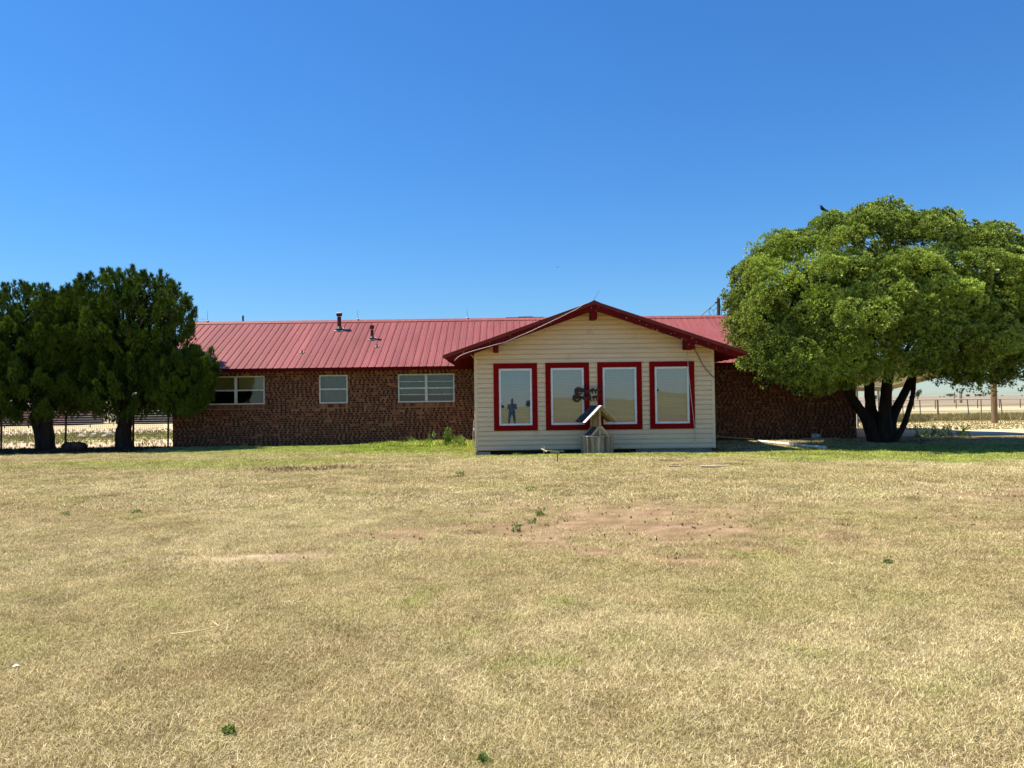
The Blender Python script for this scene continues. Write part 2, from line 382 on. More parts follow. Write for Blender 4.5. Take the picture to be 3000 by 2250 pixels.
def ground_col(x, y):
    c = lawn_col(x, y) * np.array([0.34, 0.30, 0.26])
    n = sstep(.3, .7, fbm(x * 5 + 3, y * 9, 5))[:, None]
    d = dirt_f(x, y)[:, None]; c = c * (1 - d) + (SOIL * (1 - n) + SOIL2 * n) * d
    k = (.9 * blob(x, y, -2.35, 7.25, .60, .28, 1.1, 2.6))[:, None]; c = c * (1 - k) + np.array([.47, .35, .225]) * (.75 + .5 * n) * k
    # bare earth under the trees, plus a painted shadow band along the wing foot
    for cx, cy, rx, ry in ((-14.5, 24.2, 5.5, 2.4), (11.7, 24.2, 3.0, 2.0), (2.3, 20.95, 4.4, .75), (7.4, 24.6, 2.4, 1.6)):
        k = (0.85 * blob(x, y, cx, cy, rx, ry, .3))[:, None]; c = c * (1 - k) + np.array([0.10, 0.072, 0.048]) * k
    # behind the house line
    n3 = fbm(x * .12 + 30, y * .12)[:, None]; n4 = fbm(x * .6 + 3, y * .6 + 7)[:, None]
    straw = np.array([0.62, 0.52, 0.29]) * (.8 + .4 * n4)
    olive = np.array([0.33, 0.27, 0.12]) * (.7 + .6 * n4)
    red = np.array([0.27, 0.215, 0.145]) * (.85 + .3 * n3)
    pale = np.array([0.46, 0.385, 0.25]) * (.85 + .3 * n4)
    far = straw
    k = sstep(39, 43, y + 2 * (n4[:, 0] - .5))[:, None]; far = far * (1 - k) + olive * k
    k = (sstep(66, 72, y) * (1 - sstep(88, 98, y)))[:, None]; far = far * (1 - k) + pale * k
    k = sstep(92, 110, y)[:, None]; far = far * (1 - k) + red * k
    k = (blob(x, y, 30, 125, 60, 9, .4, .05) * .8)[:, None]; far = far * (1 - k) + pale * k
    kb = (sstep(26.2, 29, y) * (x > 5))[:, None]; c = c * (1 - kb) + far * kb
    pink = np.array([0.60, 0.48, 0.33]) * (.8 + .4 * n4); grn = np.array([0.30, 0.31, 0.09]) * (.7 + .6 * n4)
    lf = pink
    k = (blob(x, y, -20, 36, 9, 6, .5, .3))[:, None]; lf = lf * (1 - k) + grn * k
    k = sstep(44, 52, y)[:, None]; lf = lf * (1 - k) + straw * .8 * k
    k = sstep(70, 90, y)[:, None]; lf = lf * (1 - k) + red * k
    kl = (sstep(25.6, 27, y) * (x <= 5))[:, None]; c = c * (1 - kl) + lf * kl
    # behind the camera
    kb = sstep(8, 22, -y)[:, None]; c = c * (1 - kb) + (np.array([.22, .20, .07]) * (.7 + .6 * n4)) * kb
    return np.clip(c, 0.01, 0.9)

def ground_h(x, y):
    n = (fbm(x * .5 + 3, y * .5 + 9) - .5) * .06 + (fbm(x * .12 + 8, y * .12) - .5) * .10
    fade = 1 - sstep(18, 21, y) * (1 - sstep(34, 40, y))
    h = n * (0.2 + .8 * fade)
    h = h + 0.05 * blob(x, y, -2.4, 23.6, 3.5, 2.0, .3)
    h = h - .13 * sstep(19.9, 20.5, y) * (1 - sstep(21.4, 22, y)) * sstep(-1.6, -.9, x) * (1 - sstep(6.2, 7.2, x))
    h = h * (1 - sstep(300, 900, np.hypot(x, y)))
    back = sstep(30, 150, -y) * 1.2 * (fbm(x * .01, y * .01 + 3))
    return h + back * (1 - sstep(600, 1500, np.hypot(x, y)))

# ------------------------------------------------------------------ ground: one sheet to the horizon
def axis_pts(a, b, step, far, g=1.13):
    p = list(np.arange(a, b + 1e-6, step)); s = step
    while p[-1] < far: s *= g; p.append(p[-1] + s)
    s = step
    q = []
    cur = a
    while cur > -far: s *= g; cur -= s; q.append(cur)
    return np.array(q[::-1] + p)
gx = axis_pts(-17, 17, 0.14, 7000); gy = axis_pts(2.0, 27, 0.13, 7000)
GX, GY = np.meshgrid(gx, gy); fx = GX.ravel(); fy = GY.ravel()
GZ = ground_h(fx, fy)
nx, ny = len(gx), len(gy)
me = bpy.data.meshes.new('ground')
co = np.stack([fx, fy, GZ], 1).astype(np.float32)
me.vertices.add(nx * ny); me.vertices.foreach_set('co', co.ravel())
ii, jj = np.meshgrid(np.arange(nx - 1), np.arange(ny - 1)); base = (jj * nx + ii).ravel()
quads = np.stack([base, base + 1, base + nx + 1, base + nx], 1).astype(np.int32)
me.loops.add(quads.size); me.loops.foreach_set('vertex_index', quads.ravel())
me.polygons.add(len(quads)); me.polygons.foreach_set('loop_start', np.arange(0, quads.size, 4, dtype=np.int32))
me.polygons.foreach_set('use_smooth', np.ones(len(quads), dtype=bool))
me.update(calc_edges=True)
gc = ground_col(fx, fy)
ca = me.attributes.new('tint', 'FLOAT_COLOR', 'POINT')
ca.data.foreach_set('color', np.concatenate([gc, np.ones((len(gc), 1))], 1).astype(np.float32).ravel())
gm = bpy.data.materials.new('ground soil and thatch'); gm.use_nodes = True
nt = gm.node_tree; b = nt.nodes['Principled BSDF']; L = nt.links.new
b.inputs['Roughness'].default_value = 1.0; b.inputs['Specular IOR Level'].default_value = 0.05
a = node(nt, 'ShaderNodeAttribute', attribute_name='tint'); geo = node(nt, 'ShaderNodeNewGeometry')
n1 = node(nt, 'ShaderNodeTexNoise'); n1.inputs['Scale'].default_value = 28; n1.inputs['Detail'].default_value = 8; n1.inputs['Roughness'].default_value = .7
L(geo.outputs['Position'], n1.inputs['Vector'])
mr = node(nt, 'ShaderNodeMapRange'); mr.inputs['From Min'].default_value = .3; mr.inputs['From Max'].default_value = .7; mr.inputs['To Min'].default_value = .62; mr.inputs['To Max'].default_value = 1.3
L(n1.outputs['Fac'], mr.inputs['Value'])
mu = node(nt, 'ShaderNodeMix', data_type='RGBA', blend_type='MULTIPLY'); mu.inputs['Factor'].default_value = 1
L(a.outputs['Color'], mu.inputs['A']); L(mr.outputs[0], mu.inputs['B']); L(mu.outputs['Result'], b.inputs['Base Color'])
bp = node(nt, 'ShaderNodeBump'); bp.inputs['Strength'].default_value = .5; bp.inputs['Distance'].default_value = .03
L(n1.outputs['Fac'], bp.inputs['Height']); L(bp.outputs[0], b.inputs['Normal'])
me.materials.append(gm)
tag(link(bpy.data.objects.new('ground', me)), kind='structure')
def gh(x, y): return float(ground_h(np.array([float(x)]), np.array([float(y)]))[0])

# concrete driveway at the right end of the house
mb = MB()
dp = [(11.9, 26.6), (14.0, 26.4), (15.9, 26.9), (18.6, 27.3), (24, 27.2), (40, 26.8), (40, 27.6), (24, 28.0), (18.6, 28.3), (16.6, 31.0), (14.5, 31.8), (11.9, 32.2)]
mb.prism([(x, y) for x, y in dp], 'z', -0.1, 0.035)
tag(mb.build('driveway', M['concrete']), kind='structure')

# ------------------------------------------------------------------ lawn blades (nobody could count them)
def tuft_mesh(name, nb, rad, hgt, wid, lean, mat):
    vs_ = []; fs_ = []; tn = []
    for i in range(nb):
        r = rad * math.sqrt(random.random()); th = random.uniform(0, 6.283)
        p = Vector((r * math.cos(th), r * math.sin(th), -0.004))
        az = random.uniform(0, 6.283); d = Vector((math.cos(az), math.sin(az), 0)); sd = Vector((-d.y, d.x, 0))
        h = hgt * random.uniform(.45, 1.25); le = h * random.uniform(.2, lean); w = wid * random.uniform(.6, 1.3) / 2
        n = len(vs_); t = random.random()
        q = p + d * le * .35 + Vector((0, 0, h * .6)); e = p + d * le + Vector((0, 0, h * random.uniform(.75, 1)))
        vs_ += [p - sd * w, p + sd * w, q + sd * w * .8, q - sd * w * .8, e]
        fs_ += [(n, n + 1, n + 2, n + 3), (n + 3, n + 2, n + 4)]; tn += [t] * 5
    m = bpy.data.meshes.new(name); m.from_pydata([tuple(v) for v in vs_], [], fs_); m.materials.append(mat)
    at_ = m.attributes.new('tone', 'FLOAT', 'POINT'); at_.data.foreach_set('value', np.array(tn, dtype=np.float32))
    return m

gr = bpy.data.materials.new('lawn blades'); gr.use_nodes = True
nt = gr.node_tree; L = nt.links.new; nt.nodes.remove(nt.nodes['Principled BSDF']); out = nt.nodes['Material Output']
a = node(nt, 'ShaderNodeAttribute', attribute_name='tint', attribute_type='INSTANCER')
t = node(nt, 'ShaderNodeAttribute', attribute_name='tone')
oi = node(nt, 'ShaderNodeObjectInfo')
rp = node(nt, 'ShaderNodeValToRGB'); rp.color_ramp.elements[0].color = (.26, .25, .15, 1); rp.color_ramp.elements[1].color = (1.75, 1.8, 2.05, 1)
e = rp.color_ramp.elements.new(.30); e.color = (.62, .60, .46, 1); e = rp.color_ramp.elements.new(.60); e.color = (1.12, 1.1, 1.04, 1)
L(t.outputs['Fac'], rp.inputs['Fac'])
mu = node(nt, 'ShaderNodeMix', data_type='RGBA', blend_type='MULTIPLY'); mu.inputs['Factor'].default_value = 1
L(a.outputs['Color'], mu.inputs['A']); L(rp.outputs['Color'], mu.inputs['B'])
d = node(nt, 'ShaderNodeBsdfDiffuse'); tr = node(nt, 'ShaderNodeBsdfTranslucent'); mx = node(nt, 'ShaderNodeMixShader'); mx.inputs[0].default_value = .2
L(mu.outputs['Result'], d.inputs['Color']); L(mu.outputs['Result'], tr.inputs['Color']); L(d.outputs[0], mx.inputs[1]); L(tr.outputs[0], mx.inputs[2]); L(mx.outputs[0], out.inputs['Surface'])

tcol = bpy.data.collections.new('tuft_sources')
for k in range(4): tcol.objects.link(bpy.data.objects.new('a_tuft_near_%d' % k, tuft_mesh('tuft', 230, .13, .022, .0017, 2.0, gr)))
for k in range(4): tcol.objects.link(bpy.data.objects.new('b_tuft_far_%d' % k, tuft_mesh('tuft', 150, .24, .034, .0048, 2.0, gr)))
for k in range(3): tcol.objects.link(bpy.data.objects.new('c_tuft_tall_%d' % k, tuft_mesh('tuft', 60, .20, .13, .009, 1.0, gr)))

def scatter_pts(y0, y1, dens, idx0, nidx, sc0, sc1, dmin=0.0):
    xs = []; ys = []
    area = 0.70 * (y1 * y1 - y0 * y0) + 1.0 * (y1 - y0)
    n = int(area * dens)
    y = np.sqrt(rng.uniform(y0 * y0, y1 * y1, n)); x = rng.uniform(-1, 1, n) * (0.70 * y + .5)
    keep = rng.random(n) > dirt_f(x, y) * 1.0 + .18 * sstep(.55, .75, fbm(x * 1.3 + 60, y * 2.6))
    inh = (y > 20.35) & (x > -1.0) & (x < 5.6) & (rng.random(n) > .12); inh |= (y > 20.9) & (x > -1.35) & (x < 5.9); inh |= (y > 25.7) & (x > -11.7) & (x < 12); inh |= (np.abs(x - 2.2) < .5) & (np.abs(y - 20.65) < .55)
    inh |= (y > 26.2) & (x > 11.5)
    keep &= ~inh
    for cx, cy, rx, ry in ((-14.5, 24.2, 5.2, 2.0), (11.7, 24.2, 2.6, 1.7)):
        keep &= rng.random(n) > .8 * blob(x, y, cx, cy, rx, ry, .3)
    x = x[keep]; y = y[keep]
    return x, y, rng.integers(idx0, idx0 + nidx, len(x)), rng.uniform(sc0, sc1, len(x))

parts = [scatter_pts(2.3, 6.5, 230, 0, 4, .75, 1.25), scatter_pts(6.5, 10.5, 120, 0, 4, .9, 1.5), scatter_pts(10.5, 17, 42, 4, 4, .7, 1.15), scatter_pts(17, 26.2, 30, 4, 4, .8, 1.4)]
px_ = np.concatenate([p[0] for p in parts]); py_ = np.concatenate([p[1] for p in parts]); pi_ = np.concatenate([p[2] for p in parts]); ps_ = np.concatenate([p[3] for p in parts])
# taller growth near the house wall, in front of the wing and round the stump
tx, ty, ti, ts = scatter_pts(17.5, 26.0, 26, 8, 3, .5, 1.0)
g_ = green_f(tx, ty); kp = rng.random(len(tx)) < np.clip((g_ - .55) * 2, 0, 1) * (.25 + .75 * sstep(19.0, 21, ty))
tx, ty, ti, ts = tx[kp], ty[kp], ti[kp], ts[kp]
ts *= .6 + .9 * blob(tx, ty, -2.3, 24.3, 2.6, 1.6, .3)
px_ = np.concatenate([px_, tx]); py_ = np.concatenate([py_, ty]); pi_ = np.concatenate([pi_, ti]); ps_ = np.concatenate([ps_, ts])
N = len(px_)
lm = bpy.data.meshes.new('lawn_grass'); lm.vertices.add(N)
lm.vertices.foreach_set('co', np.stack([px_, py_, ground_h(px_, py_)], 1).astype(np.float32).ravel())
lc = lawn_col(px_, py_) * rng.uniform(.70, 1.18, (N, 1))
sp_ = rng.random(N) < .07 + .10 * fbm(px_ * .8 + 4, py_ * .8 + 2)
lc[sp_] = lc[sp_] * .45 + np.array([.36, .38, .10]) * .5
dk_ = rng.random(N) < .12
lc[dk_] *= np.array([.50, .48, .42])
for nm, ty_, dat in (('rot', 'FLOAT', rng.uniform(0, 6.283, N)), ('scl', 'FLOAT', ps_), ('idx', 'INT', pi_)):
    at_ = lm.attributes.new(nm, ty_, 'POINT'); at_.data.foreach_set('value', dat.astype(np.int32 if ty_ == 'INT' else np.float32))
at_ = lm.attributes.new('tint', 'FLOAT_COLOR', 'POINT'); at_.data.foreach_set('color', np.concatenate([np.clip(lc, 0, 1), np.ones((N, 1))], 1).astype(np.float32).ravel())
lawn = tag(link(bpy.data.objects.new('lawn_grass', lm)), 'short dry tan lawn grass with green patches in front of the house', 'grass', kind='stuff')
ng = bpy.data.node_groups.new('scatter', 'GeometryNodeTree')
ng.interface.new_socket('Geometry', in_out='INPUT', socket_type='NodeSocketGeometry'); ng.interface.new_socket('Geometry', in_out='OUTPUT', socket_type='NodeSocketGeometry')
gi = ng.nodes.new('NodeGroupInput'); go = ng.nodes.new('NodeGroupOutput'); iop = ng.nodes.new('GeometryNodeInstanceOnPoints'); ci = ng.nodes.new('GeometryNodeCollectionInfo')
ci.inputs['Collection'].default_value = tcol; ci.inputs['Separate Children'].default_value = True; ci.inputs['Reset Children'].default_value = True
def named(nm, dt):
    n = ng.nodes.new('GeometryNodeInputNamedAttribute'); n.data_type = dt; n.inputs['Name'].default_value = nm; return n
nr, ns, ni = named('rot', 'FLOAT'), named('scl', 'FLOAT'), named('idx', 'INT')
cx_ = ng.nodes.new('ShaderNodeCombineXYZ'); e2r = ng.nodes.new('FunctionNodeEulerToRotation')
K = ng.links.new
K(nr.outputs['Attribute'], cx_.inputs['Z']); K(cx_.outputs[0], e2r.inputs[0]); K(e2r.outputs[0], iop.inputs['Rotation'])
K(ns.outputs['Attribute'], iop.inputs['Scale']); K(ni.outputs['Attribute'], iop.inputs['Instance Index'])
iop.inputs['Pick Instance'].default_value = True
K(gi.outputs[0], iop.inputs['Points']); K(ci.outputs[0], iop.inputs['Instance']); K(iop.outputs[0], go.inputs[0])
md = lawn.modifiers.new('scatter', 'NODES'); md.node_group = ng

# ------------------------------------------------------------------ the house
XL, XR, YF, YM = -1.04, 5.59, 21.2, 26.0            # wing walls and fronts
HX0, HX1 = -11.5, 11.75                              # main block
EAVE_Y, EAVE_Z, RIDGE_Y, RIDGE_Z = 25.48, 2.60, 29.2, 4.54
SL = (RIDGE_Z - EAVE_Z) / (RIDGE_Y - EAVE_Y)
PX, PZ, TIPX, WSL = 2.24, 4.04, 4.07, 0.345          # wing gable peak, half span, slope
house = empty('brick_house', (0, 26, 0), 0, 'long low brown brick ranch house with red metal roof and cream gabled wing', 'house')
hm = Matrix.Translation((0, -26, 0))
def hpart(o):
    # children keep world coordinates: house empty has a pure translation
    return o
class HB(MB):
    pass
def hbuild(mb, name, mats, parent=None, smooth=False):
    # meshes are written in world coordinates
    o = bpy.data.objects.new(name, mb.mesh(name, mats, smooth))
    C.objects.link(o)
    o.parent = parent or house
    if parent is None or parent is house:
        o.matrix_parent_inverse = hm
    return o

WIN = {'A': (-10.34, -8.38, 1.41, 2.37), 'B': (-6.53, -5.57, 1.41, 2.37), 'C': (-3.86, -1.95, 1.41, 2.37)}
def holes_wall(mb, x0, x1, z0, z1, y0, y1, holes):
    xs = sorted({x0, x1, *[h[0] for h in holes], *[h[1] for h in holes]}); zs = sorted({z0, z1, *[h[2] for h in holes], *[h[3] for h in holes]})
    for i in range(len(xs) - 1):
        for j in range(len(zs) - 1):
            cx = (xs[i] + xs[i + 1]) / 2; cz = (zs[j] + zs[j + 1]) / 2
            if any(h[0] < cx < h[1] and h[2] < cz < h[3] for h in holes): continue
            mb.box(xs[i], xs[i + 1], y0, y1, zs[j], zs[j + 1])
BW = {}
mb = MB(); holes_wall(mb, HX0, XL, -0.3, 2.62, YM + .012, YM + .2, list(WIN.values()))
BW['left'] = hbuild(mb, 'brick_wall', M['mortar']); BW['left']['label'] = 'brown brick wall with three windows left of the wing'
mb = MB(); mb.box(XR, 8.05, YM + .012, YM + .2, -0.3, 2.62)
BW['mid'] = hbuild(mb, 'brick_wall', M['mortar']); BW['mid']['label'] = 'shaded brick wall just right of the wing'
mb = MB(); mb.box(8.04, HX1, YM + .262, YM + .45, -0.3, 2.62)
BW['right'] = hbuild(mb, 'brick_wall', M['mortar']); BW['right']['label'] = 'shaded set back brick wall behind the big tree'
mb = MB(); mb.box(HX0, HX0 + .2, YM + .2, 32.4, -.3, 2.62); mb.box(HX1 - .2, HX1, YM + .45, 32.4, -.3, 2.62); mb.box(HX0 + .2, HX1 - .2, 32.2, 32.4, -.3, 2.62)
for xe in (HX0, HX1 - .2):
    mb.prism([(26.2, 2.62), (32.2, 2.62), (29.2, 4.15)], 'x', xe + .002, xe + .198)
hbuild(mb, 'rear_wall', M['mortar'])

bricks = []   # (x0,x1,z0,z1,yface,kind,tone,wall,vertical)
def gen_bricks(x0, x1, z0, z1, y, holes, wall):
    ch = 0.0757; j = 0.0115; z = z0; row = 0
    while z + ch < z1:
        x = x0 - random.uniform(0, .14); longrun = random.random() < .06
        while x < x1:
            r = random.random()
            seq = []
            if r < (.55 if longrun else .10): seq = [(.200, 1)]
            elif r < (.80 if longrun else .19): seq = [(.200, 2)]
            elif r < .24: seq = [(.100, 2)]
            elif r < .25: seq = [(.062, 0), (.062, 0)]
            else: seq = [(random.uniform(.060, .072), 0), (random.choice([.052, .062, .072]), random.choice([1, 1, 1, 1, 2]))]
            for w, k in seq:
                a, b_ = max(x, x0), min(x + w, x1); x += w + j
                if b_ - a < .02: continue
                segs = [(a, b_)]
                for h in holes:
                    if z + ch - j > h[2] - .002 and z < h[3] + .002:
                        ns_ = []
                        for s0, s1 in segs:
                            if s1 <= h[0] or s0 >= h[1]: ns_.append((s0, s1)); continue
                            if s0 < h[0] - .02: ns_.append((s0, h[0] - .004))
                            if s1 > h[1] + .02: ns_.append((h[1] + .004, s1))
                        segs = ns_
                for s0, s1 in segs:
                    bricks.append((s0, s1, z, z + ch - j, y + random.uniform(-.004, .005) + (.004 if k == 0 else 0), k, random.random(), wall))
        z += ch; row += 1
hol = []
for k, (a0, a1, b0, b1) in WIN.items(): hol.append((a0 - .002, a1 + .002, b0 - .145, b1))
gen_bricks(HX0, XL - .02, -.12, 2.56, YM, hol, 'left')
gen_bricks(XR + .02, 8.05, -.12, 2.56, YM, [], 'mid')
gen_bricks(8.09, HX1, -.12, 2.56, YM + .25, [], 'right')
def brick_box(mb, bk):
    x0, x1, z0, z1, y, k, t_, w = bk
    mb.box(x0, x1, y, y + .05, z0, z1, tone=t_, mi=k)
order = sorted(range(len(bricks)), key=lambda i: -((bricks[i][1] - bricks[i][0]) * (1.0 if bricks[i][7] == 'left' else 0.5) / ((bricks[i][0]) ** 2 + 676) + (0.0001 if bricks[i][5] == 1 else 0)))
single = set(order[:255])
BMATS = [M['brick_dark'], M['brick_tan'], M['brick_red']]
shared = {}
rest = {'left': MB(), 'mid': MB(), 'right': MB()}
for i, bk in enumerate(bricks):
    if i in single:
        x0, x1, z0, z1, y, k, t_, w = bk
        key = (k, round((x1 - x0) / .01), int(t_ * 5))
        if key not in shared:
            m1 = MB(); wd = key[1] * .01; m1.box(-wd / 2, wd / 2, 0, .05, 0, z1 - z0, tone=(key[2] + .5) / 5)
            shared[key] = m1.mesh('brick', BMATS[k])
        o = bpy.data.objects.new('brick', shared[key]); o.location = ((x0 + x1) / 2, y, z0); link(o, BW[w])
    else:
        brick_box(rest[bk[7]], bk)
for w, m1 in rest.items():
    o = hbuild(m1, 'brickwork', BMATS, BW[w]); o['kind'] = 'stuff'
# upright sill bricks below the windows
for k, (a0, a1, b0, b1) in WIN.items():
    n = int(round((a1 - a0) / .0757)); w = (a1 - a0) / n
    for i in range(n):
        m1 = MB(); t_ = random.random()
        m1.add([(a0 + i * w + .004, YM - .03, b0 - .138), (a0 + (i + 1) * w - .005, YM - .03, b0 - .138), (a0 + (i + 1) * w - .005, YM + .06, b0 - .138), (a0 + i * w + .004, YM + .06, b0 - .138),
                (a0 + i * w + .004, YM - .03, b0 - .026), (a0 + (i + 1) * w - .005, YM - .03, b0 - .026), (a0 + (i + 1) * w - .005, YM + .06, b0 - .006), (a0 + i * w + .004, YM + .06, b0 - .006)],
               [(0, 3, 2, 1), (4, 5, 6, 7), (0, 1, 5, 4), (1, 2, 6, 5), (2, 3, 7, 6), (3, 0, 4, 7)], t_)
        hbuild(m1, 'sill_brick', M['brick_tan'] if random.random() < .8 else M['brick_red'], BW['left'])

# windows in the brick wall
def old_window(key, double, extra):
    x0, x1, z0, z1 = WIN[key]; f = .042
    mb = MB(); ya, yb = YM + .005, YM + .075
    mb.box(x0, x0 + f, ya, yb, z0, z1); mb.box(x1 - f, x1, ya, yb, z0, z1); mb.box(x0 + f, x1 - f, ya, yb, z0, z0 + f); mb.box(x0 + f, x1 - f, ya, yb, z1 - f, z1)
    halves = [(x0 + f, x1 - f)]
    if double:
        xm = (x0 + x1) / 2; mb.box(xm - .045, xm + .045, ya - .006, yb, z0 + f, z1 - f); halves = [(x0 + f, xm - .045), (xm + .045, x1 - f)]
    w = hbuild(mb, 'window', M['alu'])
    zm = z0 + (z1 - z0) * .5
    for h0, h1 in halves:
        s = MB(); s.box(h0, h1, ya + .012, yb - .012, zm - .024, zm + .024); hbuild(s, 'sash_rail', M['alu'], w)
        if extra:
            for zz in ((zm + z1 - f) / 2 + .005, (zm + z0 + f) / 2 + .005):
                s = MB(); s.box(h0, h1, ya + .02, yb - .03, zz - .009, zz + .009); hbuild(s, 'glazing_bar', M['alu'], w)
        for q0, q1, yo in ((zm + .024, z1 - f, .030), (z0 + f, zm - .024, .040)):
            s = MB(); s.add([(h0, ya + yo, q0), (h1, ya + yo, q0), (h1, ya + yo + .002, q1), (h0, ya + yo + .002, q1)], [(0, 1, 2, 3)]); hbuild(s, 'pane', M['glass_old'], w)
    return w, halves, zm
w, hv, zm = old_window('A', True, False); w['label'] = 'double window with yellowed roller shades beside the juniper'
for h0, h1 in hv:
    s = MB(); s.box(h0 + .01, h1 - .01, YM + .14, YM + .145, zm + .03, 2.33); s.box(h0 + .01, h1 - .01, YM + .132, YM + .152, zm + .012, zm + .03); hbuild(s, 'roller_shade', M['shade'], w)
w, hv, zm = old_window('B', False, False); w['label'] = 'small single window with grey curtain in the brick wall'
for h0, h1 in hv:
    s = MB()
    n = 24
    for i in range(n):
        xa = h0 + (h1 - h0) * i / n; xb = h0 + (h1 - h0) * (i + 1) / n
        ya_ = YM + .13 + .02 * math.sin(i * 1.3); yb_ = YM + .13 + .02 * math.sin((i + 1) * 1.3)
        s.add([(xa, ya_, 1.43), (xb, yb_, 1.43), (xb, yb_, 2.35), (xa, ya_, 2.35)], [(0, 1, 2, 3)])
    hbuild(s, 'curtain', M['curtain'], w)
w, hv, zm = old_window('C', True, True); w['label'] = 'double window with four bars of glass next to the wing'
for h0, h1 in hv:
    s = MB(); n = 24
    for i in range(n):
        xa = h0 + (h1 - h0) * i / n; xb = h0 + (h1 - h0) * (i + 1) / n
        ya_ = YM + .15 + .02 * math.sin(i * 1.7); yb_ = YM + .15 + .02 * math.sin((i + 1) * 1.7)
        s.add([(xa, ya_, 1.62), (xb, yb_, 1.62), (xb, yb_, 2.35), (xa, ya_, 2.35)], [(0, 1, 2, 3)])
    hbuild(s, 'curtain', M['curtain'], w)

# metal roof panels
def panel_mesh(width, length, ribs, name):
    # local: x across, y up the slope, z out of the slope
    prof = []
    sp = width / ribs
    for r in range(ribs):
        x = r * sp
        prof += [(x, 0), (x + sp * .36 - .012, 0), (x + sp * .36, .004), (x + sp * .36 + .02, .004), (x + sp * .36 + .032, 0), (x + sp * .62 - .012, 0), (x + sp * .62, .004), (x + sp * .62 + .02, .004), (x + sp * .62 + .032, 0),
                 (x + sp - .045, 0), (x + sp - .030, .022), (x + sp - .012, .022)]
    prof.append((width, 0))
    vs_ = [(p[0], 0, p[1]) for p in prof] + [(p[0], length, p[1]) for p in prof]
    n = len(prof); fs_ = [(i, i + 1, i + 1 + n, i + n) for i in range(n - 1)]
    m = bpy.data.meshes.new(name); m.from_pydata(vs_, [], fs_); m.materials.append(M['roof'])
    return m
def place_panel(mesh, origin, xdir, updir, name='roof_panel'):
    o = bpy.data.objects.new(name, mesh); C.objects.link(o); o.parent = house; o.matrix_parent_inverse = hm
    x = Vector(xdir).normalized(); y = Vector(updir).normalized(); z = x.cross(y)
    Mx = Matrix((x, y, z)).transposed().to_4x4(); Mx.translation = Vector(origin)
    o.matrix_basis = Mx
    return o
RX0, RX1 = -12.05, 12.2
npan = 25; pw = (RX1 - RX0) / npan
slope_len = math.hypot(RIDGE_Y - EAVE_Y, RIDGE_Z - EAVE_Z)
pmesh = panel_mesh(pw, slope_len, 4, 'roof_panel')
for i in range(npan):
    place_panel(pmesh, (RX0 + i * pw, EAVE_Y, EAVE_Z + random.uniform(-.002, .002)), (1, 0, 0), (0, RIDGE_Y - EAVE_Y, RIDGE_Z - EAVE_Z))
    place_panel(pmesh, (RX0 + (i + 1) * pw, 2 * RIDGE_Y - EAVE_Y, EAVE_Z), (-1, 0, 0), (0, -(RIDGE_Y - EAVE_Y), RIDGE_Z - EAVE_Z))
# deck under the panels, eave fascia, ridge cap
mb = MB()
for s in (1, -1):
    y0 = EAVE_Y + .03 if s == 1 else 2 * RIDGE_Y - EAVE_Y - .03
    mb.prism([(y0, EAVE_Z - .025), (RIDGE_Y, RIDGE_Z - .03), (RIDGE_Y, RIDGE_Z - .10), (y0, EAVE_Z - .095)], 'x', RX0 + .02, RX1 - .02)
hbuild(mb, 'roof_deck', M['soffit'])
for xa_, xb_ in ((RX0 + .03, XL - .03), (XR + .03, RX1 - .03)):
    mb = MB(); mb.box(xa_, xb_, EAVE_Y + .035, EAVE_Y + .07, EAVE_Z - .11, EAVE_Z - .01); hbuild(mb, 'eave_fascia', M['soffit'])
mb = MB(); mb.box(RX0 + .03, XL - .03, EAVE_Y + .07, YM + .02, EAVE_Z - .05, EAVE_Z - .035); mb.box(XR + .03, RX1 - .03, EAVE_Y + .07, YM + .3, EAVE_Z - .05, EAVE_Z - .035)
hbuild(mb, 'eave_soffit', M['soffit'])
mb = MB()
for s in (1, -1):
    mb.add([(RX0, RIDGE_Y - s * .17, RIDGE_Z - .17 * SL + .026), (RX1, RIDGE_Y - s * .17, RIDGE_Z - .17 * SL + .026), (RX1, RIDGE_Y, RIDGE_Z + .045), (RX0, RIDGE_Y, RIDGE_Z + .045)], [(0, 1, 2, 3)])
hbuild(mb, 'ridge_cap', M['roof'])
for fy in (.06, .30, .55, .80):        # rows of screws
    mb = MB(); yy = EAVE_Y + (RIDGE_Y - EAVE_Y) * fy; zz = EAVE_Z + (RIDGE_Z - EAVE_Z) * fy
    for k in range(npan * 4):
        xx = RX0 + (k + .12) * pw / 4
        if XL - .9 < xx < XR + .8 and fy < .5: continue
        mb.box(xx - .008, xx + .008, yy - .008, yy + .008, zz - .002, zz + .012)
    o = hbuild(mb, 'screw_row', M['roof_trim']); o['kind'] = 'stuff'
for xe in (RX0 - .01, RX1 - .05):
    mb = MB(); mb.prism([(EAVE_Y, EAVE_Z + .02), (RIDGE_Y, RIDGE_Z + .04), (2 * RIDGE_Y - EAVE_Y, EAVE_Z + .02), (2 * RIDGE_Y - EAVE_Y, EAVE_Z - .14), (RIDGE_Y, RIDGE_Z - .12), (EAVE_Y, EAVE_Z - .14)], 'x', xe, xe + .06)
    hbuild(mb, 'rake_trim', M['roof_trim'])

